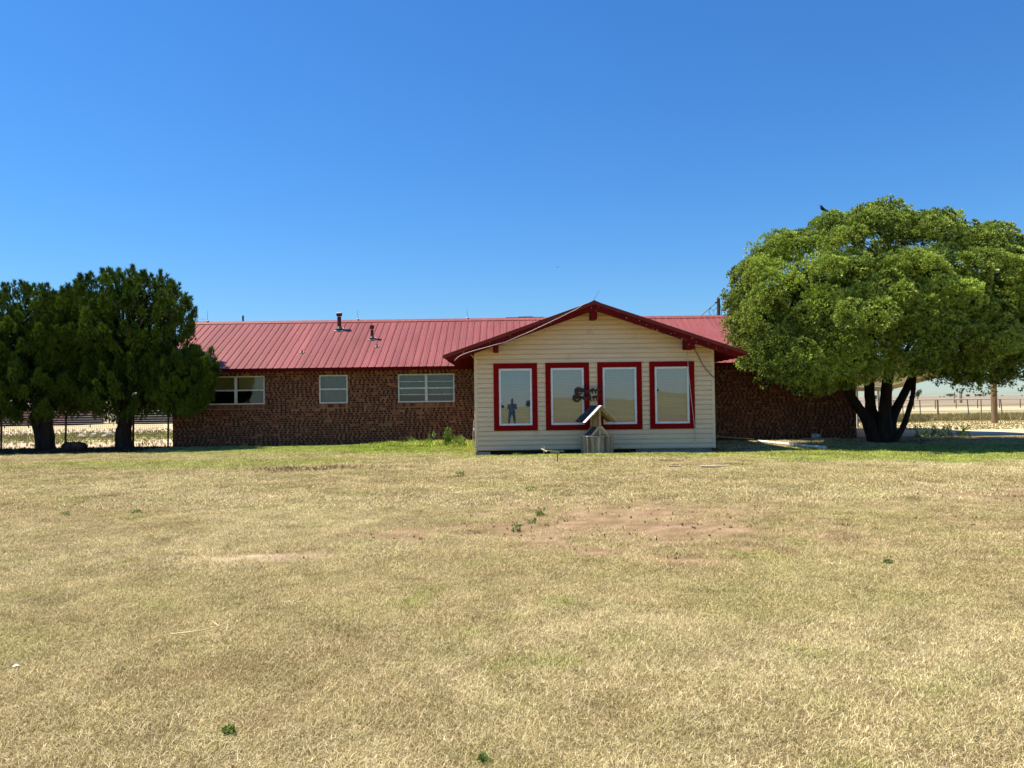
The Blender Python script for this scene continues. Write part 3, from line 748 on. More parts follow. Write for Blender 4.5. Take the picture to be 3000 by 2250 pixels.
# wing walls: boards one by one
WW = [(-0.509, 0.697), (0.923, 2.130), (2.356, 3.580), (3.790, 5.030)]
WZ0, WZ1 = 0.59, 2.45
def under(x): return PZ - .07 - WSL * abs(x - PX)
mb = MB()
holes_wall(mb, XL + .02, XR - .02, .05, under(XL) - .02, YF + .03, YF + .13, [(a + .07, b_ - .07, WZ0 + .07, WZ1 - .07) for a, b_ in WW])
mb.prism([(XL + .02, under(XL) - .02), (XR - .02, under(XL) - .02), (PX, PZ - .08)], 'y', YF + .03, YF + .13)
mb.box(XL + .02, XL + .12, YF + .13, YM, .05, under(XL) - .02); mb.box(XR - .12, XR - .02, YF + .13, YM, .05, under(XL) - .02)
hbuild(mb, 'wing_wall', M['siding'])
def board(z0, z1, xa0, xb0, xa1, xb1):
    m1 = MB(); t_ = random.random()
    yb = YF + .029
    prof = [(YF - .021, z0), (YF - .022, z0 + .010), (YF - .015, z0 + (z1 - z0) * .80), (YF + .018, z0 + (z1 - z0) * .83), (YF + .018, z1)]
    vs_ = []
    for y, z in prof:
        f = (z - z0) / (z1 - z0); vs_ += [(xa0 + (xa1 - xa0) * f, y, z), (xb0 + (xb1 - xb0) * f, y, z)]
    vs_ += [(xa1, yb, z1), (xb1, yb, z1), (xa0, yb, z0), (xb0, yb, z0)]
    n = len(vs_) // 2
    fs_ = [(2 * i, 2 * i + 1, 2 * ((i + 1) % n) + 1, 2 * ((i + 1) % n)) for i in range(n)]
    fs_ += [tuple(2 * i for i in range(n))[::-1], tuple(2 * i + 1 for i in range(n))]
    m1.add(vs_, fs_, t_)
    hbuild(m1, 'siding_board', M['siding'])
EXP = .132; z = .07
while z < PZ - .25:
    z1 = z + EXP - .001
    lx0 = max(XL + .075, PX - (PZ - .07 - z) / WSL); rx0 = min(XR - .075, PX + (PZ - .07 - z) / WSL)
    lx1 = max(XL + .075, PX - (PZ - .07 - z1) / WSL); rx1 = min(XR - .075, PX + (PZ - .07 - z1) / WSL)
    if z1 > WZ0 + .01 and z < WZ1 - .01:
        zc0, zc1 = z, z1
        edges = [XL + .075] + [e_ for w_ in WW for e_ in w_] + [XR - .075]
        # rows that are only partly beside the windows are still cut at the casing
        for i in range(0, len(edges), 2):
            board(z, z1, edges[i] + (.002 if i else 0), edges[i + 1] - .002, edges[i] + (.002 if i else 0), edges[i + 1] - .002)
        if z < WZ0 - .012:
            for a, b_ in WW: board(z, WZ0 - .002, a + .001, b_ - .001, a + .001, b_ - .001)
        if z1 > WZ1 + .012:
            for a, b_ in WW: board(WZ1 + .002, z1, a + .001, b_ - .001, a + .001, b_ - .001)
    else:
        xj = random.uniform(.2, 4.2)
        if lx1 + .5 < xj < rx1 - .5:
            board(z, z1, lx0, xj, lx1, xj); board(z, z1, xj + .004, rx0, xj + .004, rx1)
        else:
            board(z, z1, lx0, rx0, lx1, rx1)
    z += EXP
for x0, x1 in ((XL, XL + .085), (XR - .085, XR)):
    m1 = MB(); m1.box(x0, x1, YF - .026, YF + .12, .055, under(XL) + .01); bevel(hbuild(m1, 'corner_post', M['corner']), .01, 2)
for sx, xa in ((-1, XL), (1, XR)):
    for i in range(20):
        z = .07 + i * EXP; m1 = MB(); x_ = xa - .012 if sx < 0 else xa
        m1.prism([(xa - sx * .01, z), (xa + sx * .016, z), (xa + sx * .002, z + EXP - .002), (xa - sx * .01, z + EXP - .002)], 'y', YF + .125, YM - .01)
        hbuild(m1, 'siding_board', M['siding'])
m1 = MB(); m1.box(XL + .06, 3.4, YF + .22, YF + .3, -.3, .05); hbuild(m1, 'crawl_space_shade', M['shed_grey'])  # dark box painted as the shade inside the open crawl space
m1 = MB(); m1.box(3.4, XR - .10, YF + .05, YF + .25, -.3, .05); hbuild(m1, 'foundation', M['grey_concrete'])
m1 = MB(); m1.box(XL + .02, XL + .42, YF - .02, YF + .2, -.3, .02); hbuild(m1, 'foundation_pier', M['grey_concrete'])

# tall windows of the wing
tilt = [0.0030, -0.0022, -0.0010, -0.0045]; wlab = ['leftmost tall red framed window of the cream wing', 'second tall red framed window from the left, behind the rusty ornament', 'third tall red framed window, right of the wooden well', 'rightmost tall red framed window, crossed by a hanging cord']
for i, (a0, a1) in enumerate(WW):
    c = .142; mb = MB(); ya, yb = YF - .045, YF + .03
    mb.box(a0, a0 + c, ya, yb, WZ0, WZ1); mb.box(a1 - c, a1, ya, yb, WZ0, WZ1); mb.box(a0 + c, a1 - c, ya, yb, WZ0, WZ0 + c); mb.box(a0 + c, a1 - c, ya, yb, WZ1 - c, WZ1)
    w = hbuild(mb, 'window', M['red_trim']); w['label'] = wlab[i]
    b0, b1, c0, c1 = a0 + c, a1 - c, WZ0 + c, WZ1 - c; f = .062
    mb = MB(); mb.box(b0 + .001, b0 + f, ya + .012, yb + .04, c0 + .001, c1 - .001); mb.box(b1 - f, b1 - .001, ya + .012, yb + .04, c0 + .001, c1 - .001); mb.box(b0 + f, b1 - f, ya + .012, yb + .04, c0 + .001, c0 + f); mb.box(b0 + f, b1 - f, ya + .012, yb + .04, c1 - f, c1 - .001)
    bevel(hbuild(mb, 'inner_frame', M['white_frame'], w), .012, 2)
    mb = MB()     # thin pale caulk edge around the casing
    for q in ((a0 - .012, a0 - .001, WZ0 - .012, WZ1 + .012), (a1 + .001, a1 + .012, WZ0 - .012, WZ1 + .012)): mb.box(q[0], q[1], YF - .030, YF + .02, q[2], q[3])
    mb.box(a0 - .001, a1 + .001, YF - .030, YF + .02, WZ0 - .012, WZ0 - .001); mb.box(a0 - .001, a1 + .001, YF - .030, YF + .02, WZ1 + .001, WZ1 + .012)
    hbuild(mb, 'edge_strip', M['corner'], w)
    g0, g1, h0, h1 = b0 + f, b1 - f, c0 + f, c1 - f
    mb = MB(); nu, nv = 8, 14; hgt = h1 - h0; wd = g1 - g0
    for v in range(nv + 1):
        for u in range(nu + 1):
            fx_, fz_ = u / nu - .5, v / nv - .5
            bow = [.0002, .0008, .0004, .0012][i] * (4 * fx_ * fx_ + 3 * fz_ * fz_) + [0, 0, .0012, 0][i] * fx_ * (.5 - fz_) * 2
            mb.v.append((g0 + wd * u / nu, ya + .04 - bow + tilt[i] * fz_ * hgt, h0 + hgt * v / nv)); mb.tone.append(.5)
    for v in range(nv):
        for u in range(nu):
            n = v * (nu + 1) + u; mb.f.append([n, n + 1, n + nu + 2, n + nu + 1]); mb.mi.append(0)
    hbuild(mb, 'pane', M['glass_wing'], w, smooth=True)
    mb = MB(); n = int(hgt / .042)
    for k in range(n):
        zz = h0 + (k + .5) * hgt / n
        mb.add([(g0 + .01, YF + .085, zz - .017), (g1 - .01, YF + .085, zz - .017), (g1 - .01, YF + .105, zz + .019), (g0 + .01, YF + .105, zz + .019)], [(0, 1, 2, 3)])
    for xx in (g0 + .15, g1 - .15): mb.box(xx - .004, xx + .004, YF + .080, YF + .083, h0, h1)
    hbuild(mb, 'blind', M['blind'], w)

# wing roof: panels on both slopes, rake trim, fascia, rafters, purlin ends
RY0, RY1 = 20.58, 28.3
wl = math.hypot(TIPX, TIPX * WSL); npw = 8; wpw = (RY1 - RY0) / npw
wmesh = panel_mesh(wpw, wl, 4, 'wing_roof_panel')
for i in range(npw):
    place_panel(wmesh, (PX - TIPX, RY0 + (i + 1) * wpw, PZ - TIPX * WSL), (0, -1, 0), (TIPX, 0, TIPX * WSL))
    place_panel(wmesh, (PX + TIPX, RY0 + i * wpw, PZ - TIPX * WSL), (0, 1, 0), (-TIPX, 0, TIPX * WSL))
mb = MB()
for s in (1, -1):
    mb.prism([(PX + s * TIPX, PZ - TIPX * WSL - .012), (PX, PZ - .012), (PX, PZ - .05), (PX + s * TIPX, PZ - TIPX * WSL - .05)], 'y', RY0 + .05, YM - .05)
hbuild(mb, 'wing_roof_deck', M['soffit'])
for s in (1, -1):
    x_t = PX + s * (TIPX + .01); zt = PZ - (TIPX + .01) * WSL + .03
    mb = MB(); mb.prism([(PX, PZ + .03), (x_t, zt), (x_t, zt - .095), (PX, PZ - .065)], 'y', RY0 - .035, RY0 - .004); mb.prism([(PX, PZ + .03), (x_t, zt), (x_t, zt - .006), (PX, PZ + .024)], 'y', RY0 - .004, RY0 + .12)
    hbuild(mb, 'rake_trim', M['roof_trim'])
    x_b = PX + s * (TIPX - .30)
    mb = MB(); mb.prism([(PX, PZ - .067), (PX + s * (TIPX - .02), PZ - .067 - (TIPX - .02) * WSL), (PX + s * (TIPX - .12), PZ - .13 - (TIPX - .12) * WSL), (x_b, PZ - .225 - (TIPX - .30) * WSL), (PX, PZ - .225)], 'y', RY0 - .002, RY0 + .045)
    hbuild(mb, 'fascia', M['fascia'])
    for yy in np.arange(RY0 + .62, YM - .1, .61):
        mb = MB(); xw = XL if s < 0 else XR
        mb.prism([(xw, under(xw) + .02), (PX + s * (TIPX - .06), under(PX + s * (TIPX - .06)) + .02), (PX + s * (TIPX - .06), under(PX + s * (TIPX - .06)) - .06), (PX + s * (TIPX - .2), under(PX + s * (TIPX - .06)) - .10), (xw, under(xw) - .13)], 'y', yy, yy + .04)
        hbuild(mb, 'rafter_tail', M['soffit'])
mb = MB(); mb.add([(PX - .16, RY0 - .02, PZ - .16 * WSL + .035), (PX, RY0 - .02, PZ + .05), (PX + .16, RY0 - .02, PZ - .16 * WSL + .035), (PX - .16, RY1, PZ - .16 * WSL + .035), (PX, RY1, PZ + .05), (PX + .16, RY1, PZ - .16 * WSL + .035)], [(0, 1, 4, 3), (1, 2, 5, 4)])
hbuild(mb, 'ridge_cap', M['roof_trim'])
for x0, x1, z0 in ((-.50, -.36, 2.74), (PX - .08, PX + .08, 3.60), (4.72, 4.94, 2.755)):
    m1 = MB(); m1.box(x0, x1, RY0 + .05, YF + .02, z0, min(under(x0), under(x1)) + .03); bevel(hbuild(m1, 'beam_end', M['fascia']), .006)
# two lengths of trim metal left of the gable where roofs meet are part of the panels

# roof pipes and rods
def roofpt(u, v):
    d = ray(u, v); t = (EAVE_Z - SL * EAVE_Y - CAM_H) / (d.z - SL * d.y)
    return Vector((d.x * t, d.y * t, CAM_H + d.z * t))
def cyl(mb, p, r0, r1, h, seg=14): mb.tube([p, p + Vector((0, 0, h))], [r0, r1], seg)
def vent(u, v, hpx, r, cap, lab):
    p = roofpt(u, v); h = hpx / 2250 * p.y
    mb = MB(); cyl(mb, p - Vector((0, 0, .20)), r, r, h + .08); o = hbuild(mb, 'vent_pipe', M['vent'], smooth=False); o['label'] = lab
    mb = MB(); n = Vector((0, -SL, 1)).normalized(); q = p + n * .012; fr = r * 1.7 + .035
    ux = Vector((1, 0, 0)); uy = n.cross(ux)
    mb.add([q - ux * fr - uy * fr, q + ux * fr - uy * fr, q + ux * fr + uy * fr, q - ux * fr + uy * fr, q - ux * fr * .9 - uy * fr * .9 + n * .02, q + ux * fr * .9 - uy * fr * .9 + n * .02, q + ux * fr * .9 + uy * fr * .9 + n * .02, q - ux * fr * .9 + uy * fr * .9 + n * .02],
           [(4, 5, 6, 7), (0, 1, 5, 4), (1, 2, 6, 5), (2, 3, 7, 6), (3, 0, 4, 7)])
    hbuild(mb, 'flashing', M['flash'], o)
    mb = MB(); mb.tube([p + n * .02, p + Vector((0, 0, .06 + r * .9))], [r * 1.9 + .02, r * 1.05], 14); hbuild(mb, 'boot', M['rubber'], o)
    if cap:
        t_ = p + Vector((0, 0, h))
        mb = MB(); mb.tube([t_ + Vector((0, 0, -.10)), t_ + Vector((0, 0, -.06)), t_ + Vector((0, 0, -.06)), t_ + Vector((0, 0, .0))], [r * 1.08, r * 1.45, r * 1.5, r * 1.5], 16); hbuild(mb, 'collar', M['vent'], o)
        mb = MB(); mb.tube([t_ + Vector((0, 0, .002)), t_ + Vector((0, 0, .03)), t_ + Vector((0, 0, .055))], [r * 1.65, r * 1.6, r * .5], 16); hbuild(mb, 'cap', M[cap], o)
vent(994, 967, 48, .075, 'cap_white', 'tallest roof vent pipe with a white cap')
vent(1090, 994, 38, .055, 'vent', 'middle sized red roof vent pipe')
vent(1105, 1017, 18, .022, None, 'thin roof pipe right of the middle vent')
vent(885, 1034, 18, .022, None, 'thin roof pipe alone low on the roof')
m1 = MB(); p = at(712, 941, 30.2); cyl(m1, p - Vector((0, 0, .5)), .035, .035, .5 + .22); hbuild(m1, 'vent_pipe', M['rubber'])
for u, v0, v1, Y in ((608, 940, 911, 29.2), (1048, 938, 909, 29.2), (1369, 936, 905, 29.2)):
    p, q = at(u, v0, Y), at(u, v1, Y); p.z = RIDGE_Z + .04
    m1 = MB(); m1.tube([p, q], [.008, .004], 6); o = hbuild(m1, 'lightning_rod', M['wire'])
    m1 = MB(); m1.tube([p - Vector((0, 0, .08)), p + Vector((0, 0, .03)), p + Vector((0, 0, .06))], [.07, .06, .015], 8); hbuild(m1, 'rod_base', M['flash'], o)
m1 = MB(); m1.tube(smoothpath([at(565, 938, 29.2), at(585, 934, 29.2), at(600, 937, 29.2), at(606, 941, 29.2)]), .010, 5); hbuild(m1, 'rod_cable', M['steel'])
p, q = at(1733, 889, 20.75), at(1756, 851, 20.75)
m1 = MB(); m1.tube([p, q], [.007, .004], 6); hbuild(m1, 'lightning_rod', M['wire'])
# low red box behind the ridge
p, q = at(1482, 938, 30.4), at(1593, 930.5, 30.4)
m1 = MB(); q.z += .03; m1.box(p.x, q.x, 30.4, 31.3, 4.0, q.z); o = hbuild(m1, 'chimney_box', M['roof_trim'])
m1 = MB(); m1.box(p.x + .5, q.x - .42, 30.5, 31.0, q.z + .002, q.z + .035); hbuild(m1, 'cap', M['shed_roof'], o)
# loose cords on the wing
def cord(pts, r, mat, name='cord', Y=RY0 - .045):
    m1 = MB(); m1.tube(smoothpath([at(u, v, Y) if len(c_) == 2 else at(u, v, c_[2]) for c_ in pts for u, v in [c_[:2]]], 6), r, 6); return hbuild(m1, name, M[mat], smooth=True)
cord([(1331, 1057), (1345, 1044), (1370, 1033), (1400, 1024), (1430, 1016), (1450, 1010), (1480, 1002), (1520, 985), (1560, 968), (1600, 949), (1640, 930), (1670, 915), (1690, 905), (1708, 893), (1722, 887)], .010, 'cord')
cord([(1375, 1037, 21.1), (1382, 1041, 21.1), (1388, 1049, 21.12)], .012, 'cord', Y=21.1)
cord([(2012.5, 1007), (2014, 1035), (2016, 1070), (2019, 1105), (2025, 1165), (2032, 1225), (2035, 1256), (2037, 1292)], .009, 'cord', Y=YF - .09)
m1 = MB(); m1.tube([at(2037, 1292, YF - .09), at(2037, 1298, YF - .09)], [.02, .014], 8); hbuild(m1, 'cord_plug', M['white_frame'])
cord([(2034, 1021), (2047, 1045), (2060, 1070), (2080, 1095), (2093, 1106)], .011, 'brown_cord', Y=YF - .06)
cord([(1388, 1232), (1387, 1255), (1386, 1275), (1388, 1298), (1392, 1312)], .010, 'cord', Y=YF - .05)
m1 = MB(); m1.tube(smoothpath([at(1391, 1254, YF - .05), at(1387.5, 1258, YF - .06), at(1391, 1262.5, YF - .05)]), .012, 6); hbuild(m1, 'cord_hook', M['white_frame'])

# ------------------------------------------------------------------ carport behind the right end
cp = empty('carport', (14, 30, 0), 0, 'cream lean-to carport roof on thin posts behind the big tree', 'carport')
cpi = Matrix.Translation((-14, -30, 0))
def cbuild(mb, name, mat):
    o = mb.build(name, M[mat], cp); o.matrix_parent_inverse = cpi; return o
xs = np.linspace(11.9, 16.9, 11)
for i in range(10):
    mb = MB(); mb.add([(xs[i], 26.9, 2.62), (xs[i + 1] - .01, 26.9, 2.62), (xs[i + 1] - .01, 34.2, 1.86), (xs[i], 34.2, 1.86), (xs[i], 26.9, 2.66), (xs[i + 1] - .01, 26.9, 2.66), (xs[i + 1] - .01, 34.2, 1.90), (xs[i], 34.2, 1.90)],
                      [(0, 3, 2, 1), (4, 5, 6, 7), (0, 1, 5, 4), (1, 2, 6, 5), (2, 3, 7, 6), (3, 0, 4, 7)]); cbuild(mb, 'roof_panel', 'cream_metal')
mb = MB(); mb.box(11.9, 16.95, 34.15, 34.25, 1.66, 1.84); cbuild(mb, 'beam', 'cream_metal')
mb = MB(); mb.beam((16.93, 26.9, 2.60), (16.93, 34.2, 1.80), .05, .16); cbuild(mb, 'beam', 'cream_metal')
for x, y, h in ((15.35, 34.2, 1.68), (16.3, 34.2, 1.68), (16.86, 34.2, 1.68), (12.2, 34.2, 1.68)):
    mb = MB(); mb.box(x - .04, x + .04, y - .04, y + .04, 0, h); cbuild(mb, 'post', 'steel')

# ------------------------------------------------------------------ trees
def rand_dirs(n):
    v = rng.normal(size=(n, 3)); return v / np.linalg.norm(v, axis=1)[:, None]
def norm(v): return v / np.maximum(np.linalg.norm(v, axis=1), 1e-9)[:, None]
def blades(P, D, nb, length, width, spread, tone, tipgain=.25):
    n = len(P)
    P = np.repeat(P, nb, 0); D = np.repeat(D, nb, 0); T = np.repeat(tone, nb)
    d = norm(D + spread * rand_dirs(n * nb))
    l = (length * rng.uniform(.6, 1.2, n * nb))[:, None]; w = (width * rng.uniform(.7, 1.3, n * nb))[:, None]
    s = norm(np.cross(d, rand_dirs(n * nb)))
    V = np.stack([P, P + d * l * .55 + s * w, P + d * l, P + d * l * .55 - s * w], 1).reshape(-1, 3)
    tn = np.stack([T - tipgain * .6, T, T + tipgain, T], 1).ravel()
    return V, tn
def needles(P, D, nb, length, width, spread, tone, tipgain=.25):
    n = len(P)
    P = np.repeat(P, nb, 0); D = np.repeat(D, nb, 0); T = np.repeat(tone, nb)
    d = norm(D + spread * rand_dirs(n * nb))
    l = (length * rng.uniform(.6, 1.2, n * nb))[:, None]; w = (width * rng.uniform(.7, 1.3, n * nb))[:, None]
    s = norm(np.cross(d, rand_dirs(n * nb)))
    V = np.stack([P - s * w, P + s * w, P + d * l], 1).reshape(-1, 3)
    tn = np.stack([T - tipgain * .4, T - tipgain * .4, T + tipgain], 1).ravel()
    return V, tn
def foliage_obj(name, Vs, Ts, mat, parent=None, inv=None, k=4):
    V = np.concatenate(Vs).astype(np.float32); T = np.clip(np.concatenate(Ts), 0, 1).astype(np.float32)
    n = len(V) // k
    m = bpy.data.meshes.new(name); m.vertices.add(len(V)); m.vertices.foreach_set('co', V.ravel())
    m.loops.add(n * k); m.loops.foreach_set('vertex_index', np.arange(n * k, dtype=np.int32))
    m.polygons.add(n); m.polygons.foreach_set('loop_start', np.arange(0, n * k, k, dtype=np.int32))
    m.update(calc_edges=True)
    a_ = m.attributes.new('tone', 'FLOAT', 'POINT'); a_.data.foreach_set('value', T)
    m.materials.append(mat)
    o = bpy.data.objects.new(name, m); link(o, parent)
    if inv is not None: o.matrix_parent_inverse = inv
    return o
def fib(n):
    i = np.arange(n) + .5; ph = np.arccos(1 - 2 * i / n); th = np.pi * (1 + 5 ** .5) * i
    return np.stack([np.cos(th) * np.sin(ph), np.sin(th) * np.sin(ph), np.cos(ph)], 1)
def tree(name, base, label, group=None):
    t = empty(name, base, 0, label, 'tree', group); return t, Matrix.Translation(-Vector(base))

# big multi-stemmed tree at the right
tb = Vector((11.55, 24.1, 0))
tr_, inv = tree('evergreen_tree', tb, 'big round pale green evergreen with several dark trunks at the right end')
YT = 24.1
limbs = [([(2572, 1305), (2560, 1268), (2542, 1232), (2519, 1200), (2496, 1165), (2474, 1125), (2440, 1040)], [.34, .26, .19, .15, .14, .13, .09], 0),
         ([(2580, 1305), (2568, 1262), (2556, 1222), (2549, 1175), (2547, 1110), (2545, 1030), (2535, 900)], [.36, .29, .20, .155, .15, .14, .09], .3),
         ([(2592, 1305), (2590, 1262), (2591, 1222), (2595, 1170), (2600, 1115), (2620, 1020), (2650, 880)], [.38, .30, .20, .165, .155, .14, .09], -.3),
         ([(2600, 1305), (2604, 1265), (2612, 1228), (2632, 1185), (2656, 1140), (2690, 1070), (2760, 960)], [.31, .23, .155, .135, .125, .11, .08], .1)]
mb = MB()
for pts, rad, dy in limbs:
    P = [at(u, v, YT + dy * min(1, i / 3)) for i, (u, v) in enumerate(pts)]; P[0].z = -.1
    sp = smoothpath(P, 4); rr = np.interp(np.linspace(0, len(rad) - 1, len(sp)), range(len(rad)), rad)
    mb.tube(sp, list(rr), 14, .07)
o = mb.build('trunk', M['bark'], tr_, smooth=True); o.matrix_parent_inverse = inv
mb = MB(); P = [at(u, v, YT - .35) for u, v in ((2618, 1296), (2638, 1264), (2652, 1236), (2661, 1206), (2671, 1172), (2676, 1140), (2679, 1108), (2692, 1060))]
sp = smoothpath(P, 4); mb.tube(sp, list(np.linspace(.095, .06, len(sp))), 9, .12); o = mb.build('side_stem', M['bark'], tr_, smooth=True); o.matrix_parent_inverse = inv
# branches to the outside of the crown
cc = np.array([11.05, 23.0, 3.42]); rad_u = np.array([4.25, 3.6, 3.06]); rad_l = np.array([4.3, 3.5, 1.62])
mb = MB()
for k in range(30):
    d_ = rand_dirs(1)[0]; d_[2] = abs(d_[2]) * .8 - .15
    e_ = cc + d_ * rad_u * .72; s_ = np.array([11.4, 23.8, 0]) + np.array([d_[0] * .9, d_[1] * .5, 2.0 + 1.6 * max(d_[2], 0)])
    mid = (s_ + e_) / 2 + np.array([0, 0, .35]); mb.tube(smoothpath([s_, mid, e_], 4), list(np.linspace(.05, .012, 9)), 5)
o = mb.build('branches', M['bark'], tr_, smooth=True); o.matrix_parent_inverse = inv
Vs, Ts = [], []
def pad_clumps(c, r, nsub, outward, tone, flat=.8):
    # one rounded clump: shoots all over its outer and upper side
    d = rand_dirs(nsub); ax0 = norm(np.array([outward]) + np.array([[0, -.15, .45]]))[0]
    dt0 = d @ ax0; d = np.where((dt0 < -.25)[:, None], -d, d)
    S_ = c + d * np.array([r, r, r * flat]) * rng.uniform(.75, 1.18, nsub)[:, None]
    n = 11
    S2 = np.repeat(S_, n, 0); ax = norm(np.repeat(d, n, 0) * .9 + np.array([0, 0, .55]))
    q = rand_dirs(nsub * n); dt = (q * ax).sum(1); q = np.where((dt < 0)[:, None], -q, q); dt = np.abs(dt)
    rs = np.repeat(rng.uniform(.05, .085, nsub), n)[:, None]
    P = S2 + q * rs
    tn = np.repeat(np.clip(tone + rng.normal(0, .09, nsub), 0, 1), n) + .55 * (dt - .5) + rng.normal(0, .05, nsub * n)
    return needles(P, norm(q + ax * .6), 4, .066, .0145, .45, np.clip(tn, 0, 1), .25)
def pad_tufts(c, r, n, updir, outward, lenn, wid, nb, spread, tone, flat=.55):
    d = rand_dirs(n); d[:, 2] = np.where(d[:, 2] < -.35, -d[:, 2], d[:, 2])
    rr = rng.uniform(.55, 1.0, n)[:, None] ** .6
    P = c + d * rr * np.array([r, r, r * flat])
    D = norm(d * .8 + outward * .5 + np.array([0, 0, updir]))
    return needles(P, D, nb, lenn, wid * 1.2, spread, np.clip(tone + rng.normal(0, .13, n), 0, 1))
rng = np.random.default_rng(21)
dirs = fib(190); dirs = norm(dirs + rng.normal(0, .07, dirs.shape))
for d_ in dirs:
    low = d_[2] < 0
    rd = rad_l if low else rad_u
    pw_ = 2.75 if d_[0] < .1 else 2.15
    se = 1.0 if low else 1 / (np.abs(d_) ** pw_).sum() ** (1 / pw_)
    rb = rng.uniform(.45, .78)
    B_ = cc + d_ * rd * se * (rng.uniform(.87, .97) if d_[2] > .15 else rng.uniform(.80, .97))
    if low and d_[1] > .3 and rng.random() < .5: continue
    back = d_[1] > .35
    btone = .38 + .12 * rng.normal() + (.15 if (d_[1] < -.2 and d_[2] < .45) else 0)  # camera-side lower boughs toned paler, a sunlit look put into the colour
    axb = norm(np.array([d_]) * .75 + np.array([[0, -.25, .55]]))[0]
    for k in range(8):
        q = rand_dirs(1)[0]
        if q @ axb < -.05: q = -q
        c = B_ + q * np.array([rb, rb, rb * .62]) * rng.uniform(.75, 1.0)
        if c[2] < 2.2 and abs(c[0] - 11.3) < 1.6 and c[1] < 26: continue
        if c[2] > 2.9 and c[0] - .5 < (2122 - 1500) / 2250 * c[1]: continue
        if c[0] < 6.2 or c[2] < 1.55: continue
        r = rng.uniform(.22, .42)
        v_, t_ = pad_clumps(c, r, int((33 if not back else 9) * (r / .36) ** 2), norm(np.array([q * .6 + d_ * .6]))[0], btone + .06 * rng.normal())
        Vs.append(v_); Ts.append(t_)
for k in range(420):           # inner foliage, sparse; its dark tone paints the shadow gaps between boughs
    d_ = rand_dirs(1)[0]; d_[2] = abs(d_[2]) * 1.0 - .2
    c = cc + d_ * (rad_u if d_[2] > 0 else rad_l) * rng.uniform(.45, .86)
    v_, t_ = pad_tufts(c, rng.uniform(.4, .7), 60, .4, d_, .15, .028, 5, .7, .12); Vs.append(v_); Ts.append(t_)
# reaching low branches in front of the brick wall and the gable tip
for u, v, Y, r in ((2200, 1052, 20.9, .35), (2235, 1035, 21.0, .45), (2250, 1075, 20.9, .42), (2290, 1090, 21.0, .5), (2240, 1118, 21.2, .28), (2330, 1075, 20.8, .55), (2380, 1100, 20.9, .5), (2330, 1128, 21.0, .35), (2420, 1070, 20.7, .5), (2450, 1110, 21.0, .42), (2400, 1132, 21.1, .3),
                   (2165, 960, 22.3, .5), (2155, 920, 22.8, .4), (2180, 1005, 21.8, .45), (2215, 990, 21.4, .6), (2280, 1010, 21.0, .6), (2350, 1030, 20.6, .6), (2165, 880, 22.8, .5), (2530, 1085, 21.6, .38), (2590, 1100, 21.6, .40), (2560, 1070, 21.4, .45), (2650, 1075, 21.4, .45),
                   (2765, 1110, 22.2, .42), (2820, 1120, 22.4, .45), (2870, 1130, 22.6, .45), (2930, 1110, 22.5, .45), (2985, 1115, 22.5, .45), (2850, 1085, 22.0, .5)):
    c = np.array(at(u, v, Y)); v_, t_ = pad_clumps(c, r, int(40 * (r / .48) ** 2), np.array([-.1, -.5, 0]), .46 + .1 * rng.normal(), .6)
    Vs.append(v_); Ts.append(t_)
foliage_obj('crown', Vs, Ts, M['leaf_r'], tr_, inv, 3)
CV = np.concatenate(Vs)

# dark junipers at the left
def juniper(base, label, lobes, stems, n_scale=1.0):
    t, inv = tree('juniper_tree', base, label)
    mb = MB()
    for pts, rad in stems:
        sp = smoothpath(pts, 5); rr = np.interp(np.linspace(0, len(rad) - 1, len(sp)), range(len(rad)), rad); mb.tube(sp, list(rr), 12, .10)
    o = mb.build('trunk', M['bark_j'], t, smooth=True); o.matrix_parent_inverse = inv
    Vs, Ts = [], []
    bm_ = MB()
    for c, r, n, lowz in lobes:
        c = np.array(c); r = np.array(r)
        dd = fib(n); dd = norm(dd + rng.normal(0, .1, dd.shape))
        for d_ in dd:
            lump = .86 + .24 * vnoise(np.array([d_[0] * 2.5 + c[0]]), np.array([d_[1] * 2.5 + d_[2] * 2.7 + c[1]]))[0]
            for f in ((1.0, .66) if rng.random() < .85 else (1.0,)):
                p = c + d_ * r * lump * f * rng.uniform(.9, 1.0)
                if p[2] < lowz: continue
                # an upright plume
                k = int(72 * n_scale if f == 1 else 40); hgt = rng.uniform(.30, .60); wd = rng.uniform(.15, .24)
                u_ = rng.random(k) ** .8; dsk = rand_dirs(k); dsk[:, 2] *= .3
                ax = norm((np.array([[0, 0, 1.0]]) + d_ * .42 + rng.normal(0, .12, 3)))[0]
                P = p + np.outer(u_ - .35, ax) * hgt + dsk * (wd * (1.05 - u_))[:, None]
                D = norm(ax + dsk * .6)
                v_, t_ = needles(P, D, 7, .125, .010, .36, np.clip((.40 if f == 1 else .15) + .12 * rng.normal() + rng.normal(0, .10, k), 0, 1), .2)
                Vs.append(v_); Ts.append(t_)
            if rng.random() < .25:
                bm_.tube(smoothpath([Vector((base[0], base[1], max(1.0, c[2] - r[2] * .5))), Vector(c + d_ * r * .4), Vector(c + d_ * r * .85)], 3), list(np.linspace(.06, .015, 7)), 5)
    o = bm_.build('branches', M['bark_j'], t, smooth=True); o.matrix_parent_inverse = inv
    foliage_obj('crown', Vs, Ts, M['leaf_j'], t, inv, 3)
    return t
A1 = ground(130, 1320); A2 = ground(362, 1316)
